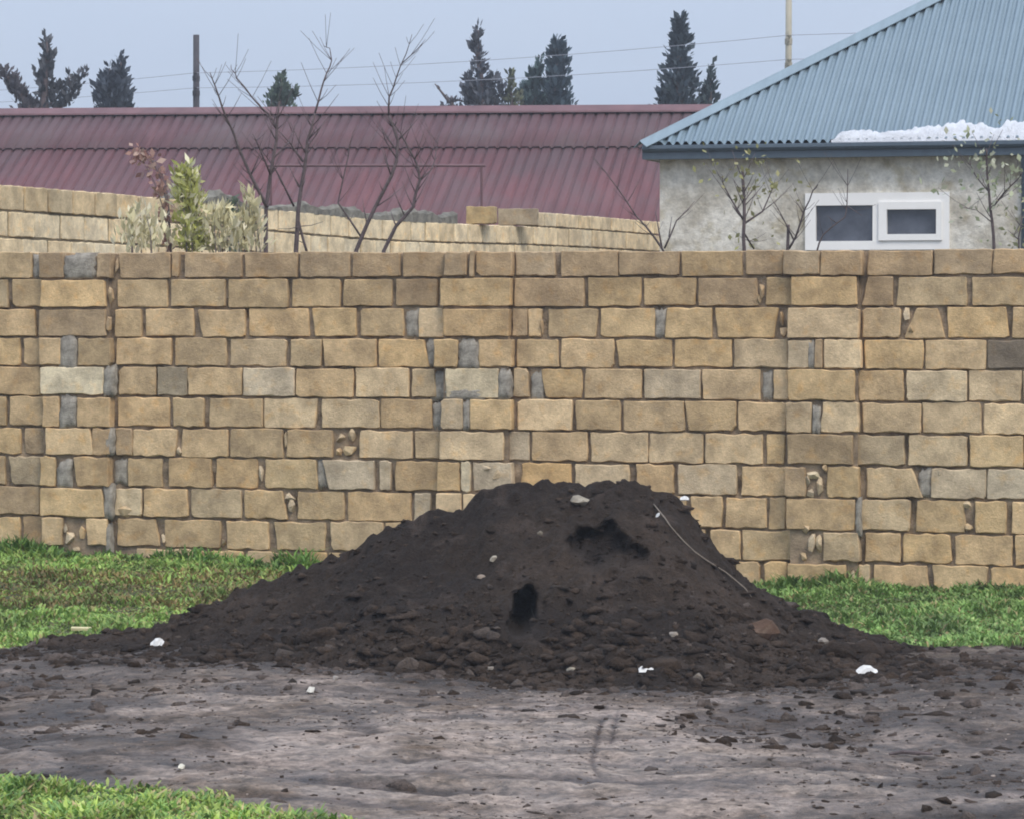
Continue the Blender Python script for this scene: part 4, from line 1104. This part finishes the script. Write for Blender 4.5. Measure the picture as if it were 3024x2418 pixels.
# ------------------------------------------------------------------ conifers behind
def sprays(pts_, rads, n, size, rng, up=.8, flat=1.0):
    """needle tufts around a limb: pts (list of Vector), rads foliage radius along it"""
    P = np.array([tuple(p) for p in pts_]); seg = np.linspace(0, 1, len(P))
    t = rng.random(n) ** .9
    wgt = np.interp(t, seg, rads) / max(rads); keep = rng.random(n) < np.clip(wgt + .12, 0, 1); t = t[keep]; n = len(t)
    c = np.stack([np.interp(t, seg, P[:, k]) for k in range(3)], 1); r = np.interp(t, seg, rads)
    a = rng.random(n) * 6.283; rr = r * np.sqrt(rng.random(n)) * (1 + .35 * np.sin(a * 3 + t * 23) + .25 * np.sin(t * 47))
    o = np.stack([np.cos(a) * rr, np.sin(a) * rr, rng.normal(0, .05, n)], 1)
    B = c + o
    d = np.stack([np.cos(a) * .55, np.sin(a) * .55, np.full(n, up)], 1) + rng.normal(0, .28, (n, 3)); d /= np.linalg.norm(d, axis=1)[:, None]
    L = size * rng.uniform(.6, 1.5, n); sd_ = np.cross(d, rng.normal(0, 1, (n, 3))); sd_ /= np.linalg.norm(sd_, axis=1)[:, None]
    w = L * .26
    V_ = np.stack([B, B + d * (L * .5)[:, None] + sd_ * w[:, None], B + d * L[:, None], B + d * (L * .5)[:, None] - sd_ * w[:, None]], 1).reshape(-1, 3)
    i = np.arange(n) * 4
    return V_, np.stack([i, i + 1, i + 2, i + 3], 1), n
def conifer(label, d, limbs, tint, size=.16, seed=0, name='conifer_tree', cat='tree'):
    """limbs: list of (pixel polyline from low to high, foliage radii in px, tufts, wood radius m)"""
    rng = np.random.default_rng(100 + seed)
    base = at(limbs[0][0][0][0], 330, d); g = 0.0
    o = empty(name, (base.x, d, g)); tag(o, label, cat, 'conifers beyond the red roof')
    trunk = MB(); VV, QQ, CC = [], [], []; off = 0
    for k, (pl, rad, n, wr) in enumerate(limbs):
        P = [at(a, b_, d) for a, b_ in pl]
        rp_ = [r * d / F for r in rad]
        if k == 0:
            P = [Vector((P[0].x, d, 0.02))] + P; rp_ = [rp_[0] * .6] + rp_
        yj = rng.uniform(-.25, .25) if k else 0
        P = [Vector((p.x, p.y + yj * (i / max(1, len(P) - 1)), p.z)) for i, p in enumerate(P)]
        trunk.tube([p - o.location for p in P], [max(.008, wr * (1 - .8 * i / (len(P) - 1))) for i in range(len(P))], 6)
        if n:
            v, q, m_ = sprays([p - o.location for p in P], rp_, n, size, rng)
            VV.append(v); QQ.append(q + off); off += len(v)
            shade = rng.uniform(.9, 2.3, m_); c = np.array(tint)[None, :] * shade[:, None]; CC.append(np.repeat(c, 4, 0))
    trunk.build('trunk', M['bark'], o, True)
    link('crown', npmesh('crown', np.concatenate(VV), np.concatenate(QQ), np.concatenate(CC)), M['needle'], o)
BL, GN, BR = (.050, .066, .078), (.055, .075, .055), (.062, .055, .060)  # bluish grey needle tints: fading by distance haze painted into the foliage
conifer('dead looking conifer with a branch curving left at the far left edge', 64, [([(95, 330), (60, 280), (40, 250), (20, 225), (5, 210)], [14, 16, 12, 10, 6], 260, .09), ([(70, 330), (100, 320), (40, 245)], [20, 14, 9], 200, .05), ([(48, 300), (52, 225)], [9, 3], 60, .02), ([(60, 280), (20, 262)], [8, 4], 50, .02)], BR, .13, 1)
conifer('thin candelabra conifer with an upswept right branch near the left edge', 64, [([(130, 330), (132, 260), (136, 200), (140, 160), (136, 116)], [16, 18, 15, 9, 4], 420, .10), ([(150, 300), (165, 318), (190, 312), (205, 285), (225, 240), (258, 208)], [8, 9, 14, 15, 12, 4], 300, .05), ([(150, 300), (168, 262), (185, 268)], [9, 10, 5], 90, .02), ([(128, 265), (102, 222)], [9, 4], 60, .02), ([(136, 205), (158, 168)], [7, 3], 50, .02), ([(212, 270), (202, 222)], [8, 3], 40, .02)], (.055, .057, .062), .13, 2)
conifer('dense dark bushy conifer with two spikes left of the wooden pole', 64, [([(335, 330), (333, 290), (330, 262), (332, 235)], [44, 44, 38, 16], 1300, .10), ([(320, 270), (320, 232), (322, 200)], [16, 9, 4], 130, .03), ([(352, 280), (358, 225), (360, 178)], [20, 11, 4], 220, .03)], (.050, .060, .074), .15, 3)
conifer('little pointed conifer just right of the wooden pole', 64, [([(825, 330), (826, 295), (829, 262), (829, 232)], [36, 28, 14, 4], 620, .07), ([(838, 300), (866, 275), (872, 292)], [9, 8, 5], 80, .02)], GN, .13, 4)
conifer('tall ragged conifer, leftmost of the middle clump', 66, [([(1425, 330), (1422, 280), (1418, 225), (1412, 165), (1408, 130), (1412, 90)], [50, 42, 24, 12, 8, 4], 1000, .10), ([(1415, 300), (1385, 285), (1368, 262)], [16, 11, 4], 110, .03), ([(1395, 270), (1378, 225)], [10, 4], 60, .02), ([(1440, 270), (1452, 245), (1460, 222)], [14, 9, 4], 100, .02), ([(1460, 310), (1475, 280), (1472, 255)], [18, 14, 5], 120, .02)], (.056, .060, .070), .14, 5)
conifer('bare dry branch leaning left beside the middle conifer clump', 66, [([(1360, 330), (1325, 300), (1300, 268), (1284, 248)], [6, 5, 4, 2], 30, .05), ([(1325, 302), (1355, 296), (1390, 306)], [5, 5, 3], 30, .03), ([(1330, 318), (1300, 322)], [5, 3], 20, .03)], BR, .10, 6, 'dry_tree')
conifer('small yellowish green conifer in the middle of the clump', 66, [([(1512, 330), (1510, 290), (1508, 255), (1508, 222)], [20, 14, 9, 4], 260, .05), ([(1525, 320), (1538, 285)], [10, 4], 60, .02)], (.085, .090, .055), .12, 7)
conifer('short dark green conifer left of the dense columnar one', 67, [([(1575, 330), (1578, 285), (1585, 235), (1594, 186)], [36, 28, 13, 4], 760, .08), ([(1560, 310), (1552, 255)], [16, 5], 110, .03), ([(1570, 260), (1566, 214)], [9, 4], 60, .02)], (.042, .066, .066), .14, 8)
conifer('dense columnar blue green conifer right of the clump', 67, [([(1640, 330), (1642, 280), (1646, 220), (1646, 165), (1644, 128)], [38, 36, 28, 18, 6], 1500, .10)], (.040, .060, .074), .15, 9)
conifer('tall slender cypress standing just left of the blue grey roof', 62, [([(2005, 330), (2005, 270), (2006, 200), (2008, 130), (2008, 95), (2008, 62)], [50, 46, 34, 20, 12, 5], 2000, .11), ([(1980, 320), (1964, 290), (1960, 268)], [18, 12, 4], 120, .03)], (.046, .062, .072), .15, 10)
conifer('tiny pointed cypress peeking over the hip of the blue grey roof', 62, [([(2095, 330), (2096, 285), (2100, 245), (2101, 212)], [24, 18, 9, 3], 420, .06), ([(2080, 310), (2064, 298)], [9, 3], 40, .02)], (.044, .060, .062), .13, 11)

# ------------------------------------------------------------------ bare saplings and shrubs in the yard
def bare_tree(label, d, stems, cat='tree', name='bare_tree', leaves=None, seed=0, group='bare saplings behind the front wall', mats=('bark', 'twig')):
    """stems: list of (pixel polyline base to tip, base radius m, tip radius m)"""
    rng = random.Random(200 + seed)
    b0 = stems[0][0][0]; base = at(b0[0], 742, d)
    o = empty(name, (base.x, d, 0.0)); tag(o, label, cat, group)
    trunk = MB(); parts = []; leafpts = []
    for k, (pl, r0, r1) in enumerate(stems):
        P = [at(a, q, d) for a, q in pl]
        yd = rng.uniform(-.25, .25) if k else 0
        P = [Vector((p.x, p.y + yd * i / max(1, len(P) - 1), p.z)) for i, p in enumerate(P)]
        if k == 0: P = [Vector((P[0].x + rng.uniform(-.05, .05), d, 0.0))] + P
        # soften the line
        Q = []
        for i in range(len(P) - 1):
            for t_ in (0, .5): Q.append(P[i].lerp(P[i + 1], t_) + Vector((rng.uniform(-.006, .006), rng.uniform(-.01, .01), 0)) * (1 if i else 0))
        Q.append(P[-1]); n = len(Q)
        br = trunk if k == 0 else MB()
        if k: parts.append(br)
        br.tube([q - o.location for q in Q], [r0 + (r1 - r0) * i / (n - 1) for i in range(n)], 6)
        # side twigs
        for i in range(1 if k else 4, n - 1):
            if Q[i].z < 2.1: continue
            for _ in range(rng.choice((0, 1, 2, 2, 3))):
                dd = (Q[i + 1] - Q[i]).normalized(); sd_ = Vector((rng.choice((-1, 1)) * rng.uniform(.4, .9), rng.uniform(-.6, .6), rng.uniform(.3, .9)))
                l = rng.uniform(.06, .34); e = Q[i] + (dd * .5 + sd_).normalized() * l; rr = max(.0022, (r0 + (r1 - r0) * i / n) * .4)
                m_ = Q[i].lerp(e, .5) + Vector((0, 0, -.01))
                br.tube([Q[i] - o.location, m_ - o.location, e - o.location], [rr, rr * .7, .0016], 5); leafpts.append(e)
        leafpts += Q[2:]
    trunk.build('trunk', M[mats[0]], o, True)
    for br in parts: br.build('branch', M[mats[0]], o, True)
    if leaves:
        cols_, n, spread, size = leaves
        rg = np.random.default_rng(seed + 5); c = [leafpts[i] for i in rg.integers(0, len(leafpts), n)]
        leaf_cloud(np.array([tuple(p - o.location) for p in c]) + rg.normal(0, spread, (n, 3)), size, cols_, rg, o)
    return o
def leaf_cloud(B, size, cols_, rg, parent, name='leaves', up=.3):
    n = len(B); d = rg.normal(0, 1, (n, 3)); d[:, 2] += up; d /= np.linalg.norm(d, axis=1)[:, None]
    s_ = np.cross(d, rg.normal(0, 1, (n, 3))); s_ /= np.linalg.norm(s_, axis=1)[:, None]
    L = size * rg.uniform(.6, 1.4, n); w = L * (.3 if up < 1 else .17)
    V_ = np.stack([B, B + d * (L * .5)[:, None] + s_ * w[:, None], B + d * L[:, None], B + d * (L * .5)[:, None] - s_ * w[:, None]], 1).reshape(-1, 3)
    i = np.arange(n) * 4
    C = np.array(cols_)[rg.integers(0, len(cols_), n)] * rg.uniform(.75, 1.25, n)[:, None]
    return link(name, npmesh(name, V_, np.stack([i, i + 1, i + 2, i + 3], 1), np.repeat(C, 4, 0)), M['leaf'], parent)
bare_tree('bare forked sapling, leftmost of the four before the red roof', 25.2, [
    ([(784, 742), (784, 617), (816, 417), (821, 352), (826, 300)], .020, .006), ([(788, 612), (742, 519), (686, 385), (659, 320), (640, 255), (626, 220)], .014, .003),
    ([(800, 520), (770, 440), (752, 400)], .008, .002), ([(818, 380), (798, 343), (742, 288), (700, 230), (682, 204), (680, 190)], .008, .002), ([(806, 470), (850, 420), (870, 360)], .007, .002)], seed=1)
bare_tree('bare sapling with a tall hooked shoot, second of the four', 25.5, [
    ([(872, 742), (881, 617), (897, 500), (909, 417), (930, 335)], .021, .008), ([(930, 335), (948, 270), (962, 215), (979, 176), (970, 139), (951, 130)], .008, .002),
    ([(895, 478), (860, 430), (826, 390)], .009, .003), ([(881, 649), (890, 690), (906, 745)], .010, .010), ([(868, 610), (821, 510), (761, 427)], .009, .002), ([(905, 440), (930, 400), (948, 370)], .006, .002)], seed=2)
bare_tree('bare crooked sapling with the tallest tip, third of the four', 25.8, [
    ([(1051, 742), (1083, 663), (1134, 566), (1172, 478), (1176, 417), (1148, 343)], .018, .009), ([(1148, 343), (1148, 288), (1172, 232), (1199, 162), (1218, 106)], .008, .002),
    ([(1066, 700), (1000, 600), (1028, 464), (1037, 408), (1051, 376)], .008, .002), ([(1172, 470), (1140, 420), (1130, 380)], .006, .002), ([(1185, 190), (1240, 140), (1256, 116)], .004, .0015)], seed=3)
bare_tree('bare bowed sapling, rightmost of the four before the red roof', 26.0, [
    ([(1134, 742), (1172, 668), (1218, 612), (1241, 533), (1237, 501), (1209, 441), (1181, 394), (1153, 352)], .017, .004), ([(1241, 533), (1274, 501), (1288, 445), (1294, 400)], .007, .002), ([(1225, 470), (1260, 420)], .005, .002)], seed=4)
bare_tree('thin bare sapling leaning across the corner of the house', 27.5, [
    ([(1962, 744), (1930, 700), (1881, 640), (1826, 557), (1751, 464)], .012, .003), ([(1962, 735), (1999, 653), (2050, 596)], .008, .002), ([(1955, 735), (1936, 625)], .008, .003), ([(1975, 700), (1985, 640)], .005, .002)], seed=5)
bare_tree('straight dark stemmed sapling with a few yellow green leaves by the house', 27.0, [
    ([(2196, 745), (2197, 650), (2196, 570), (2193, 494)], .016, .011), ([(2195, 650), (2160, 590), (2136, 540), (2132, 515)], .009, .002), ([(2200, 660), (2254, 624), (2280, 570), (2294, 528)], .009, .002), ([(2198, 690), (2230, 735)], .008, .006), ([(2196, 600), (2225, 560)], .006, .002)],
    leaves=([(.30, .29, .11), (.26, .25, .10), (.36, .33, .16)], 110, .05, .05), seed=6)
bare_tree('short twiggy sapling just left of the white window', 27.0, [
    ([(2325, 742), (2328, 664)], .014, .012), ([(2330, 735), (2350, 700), (2373, 624), (2396, 566), (2408, 550)], .010, .003), ([(2345, 712), (2310, 640), (2285, 600)], .007, .002), ([(2372, 630), (2350, 590)], .005, .002)], seed=7)
bare_tree('thin bare sapling standing before the white window', 27.2, [
    ([(2412, 745), (2428, 695), (2493, 642), (2503, 600), (2504, 500)], .009, .003), ([(2470, 660), (2440, 640)], .004, .002), ([(2503, 610), (2540, 640)], .004, .002)], seed=8)
bare_tree('tall thin sapling with pale green leaves right of the window', 27.0, [
    ([(2937, 745), (2930, 650), (2921, 568), (2913, 466), (2912, 440)], .015, .006), ([(2929, 615), (2965, 570), (2998, 534), (3012, 510)], .009, .003), ([(2922, 570), (2880, 520), (2860, 460)], .006, .002), ([(2932, 660), (2890, 620), (2850, 610)], .005, .002)],
    leaves=([(.36, .38, .24), (.30, .33, .19), (.42, .42, .30)], 190, .07, .055), seed=9)
bare_tree('low leafy sapling at the right edge beside the house', 26.6, [
    ([(3012, 745), (3008, 700), (3018, 640)], .010, .004), ([(3010, 710), (2985, 680)], .005, .002)], leaves=([(.26, .26, .13), (.33, .31, .18)], 50, .04, .045), seed=10)

def shrub(label, d, pl, rads, n, cols_, size, seed, name='shrub', cat='shrub', group=None, up=.6):
    rg = np.random.default_rng(300 + seed); base = at(pl[0][0], 742, d)
    o = empty(name, (base.x, d, 0)); tag(o, label, cat, group)
    P = [at(a, b_, d) for a, b_ in pl]; P = [Vector((P[0].x, d, .0))] + P
    stems = MB(); rp_ = [rads[0] * .7] + list(rads); rp_ = [r * d / F for r in rp_]
    for k in range(5):
        j = Vector((rg.uniform(-.6, .6), rg.uniform(-.6, .6), 0))
        stems.tube([p - o.location + j * rp_[i] * (0 if i == 0 else 1) for i, p in enumerate(P)], [.006 - .0042 * i / (len(P) - 1) for i in range(len(P))], 5)
    stems.build('stems', M['twig'], o, True)
    Pn = np.array([tuple(p) for p in P]); seg = np.linspace(0, 1, len(P)); zz = np.interp(rg.random(n), [0, 1], [.55, 1.0]) if len(P) < 3 else rg.uniform(.2, 1, n)
    c = np.stack([np.interp(zz, seg, Pn[:, k]) for k in range(3)], 1); r = np.interp(zz, seg, rp_)
    a = rg.random(n) * 6.283; rr = r * np.sqrt(rg.random(n)) * (1 + .4 * np.sin(a * 2 + zz * 31))
    B = c + np.stack([np.cos(a) * rr, np.sin(a) * rr, rg.normal(0, .03, n)], 1) - np.array(o.location)
    leaf_cloud(B, size, cols_, rg, o, up=up)
YG = [(.48, .48, .14), (.54, .54, .22), (.40, .41, .12), (.72, .68, .46)]
CRM = [(.72, .65, .42), (.64, .58, .35), (.78, .72, .53), (.50, .46, .27)]
PNK = [(.40, .24, .19), (.46, .32, .25), (.30, .16, .13)]
shrub('tall yellow green leafy shrub, narrow and upright, behind the front wall', 24.6, [(575, 742), (572, 680), (562, 600), (552, 545), (548, 512)], [44, 44, 40, 34, 24], 1000, YG, .075, 1, up=1.4)
shrub('small shrub with pinkish young leaves left of the yellow green one', 24.9, [(500, 742), (490, 620), (470, 540), (440, 480), (400, 448)], [10, 16, 34, 40, 22], 190, PNK, .06, 2)
shrub('pale cream leaved low bush left of the yellow green shrub', 24.5, [(420, 742), (420, 690), (415, 620)], [80, 76, 40], 300, CRM, .085, 3, up=2.2)
shrub('pale cream leaved low bush right of the yellow green shrub', 24.6, [(665, 742), (660, 680), (650, 625)], [60, 56, 30], 320, CRM, .085, 4, up=2.2)
shrub('pale cream leaved low bush between the first two bare saplings', 24.7, [(745, 742), (740, 670), (735, 590)], [46, 36, 16], 230, CRM, .085, 5, up=2.2)
shrub('dark green low bush behind the cream bushes', 26.8, [(690, 742), (690, 650), (685, 592)], [30, 30, 20], 160, [(.14, .17, .10), (.10, .13, .08)], .05, 6)

# ------------------------------------------------------------------ damp air over the yards
hm = bpy.data.materials.new('damp_air'); hm.use_nodes = True
hn = hm.node_tree; hn.nodes.remove(hn.nodes['Principled BSDF'])
pv = hn.nodes.new('ShaderNodeVolumePrincipled'); pv.inputs['Color'].default_value = (0.86, 0.90, 0.96, 1)
pv.inputs['Density'].default_value = 0.0014; pv.inputs['Anisotropy'].default_value = 0.2
hn.links.new(pv.outputs[0], hn.nodes['Material Output'].inputs['Volume'])
b = MB(); b.box(-1600, 1600, -120, 1700, -1.5, 14.0)
o = b.build('haze', hm); tag(o, 'thin grey damp air over the yards', 'haze', kind='stuff')
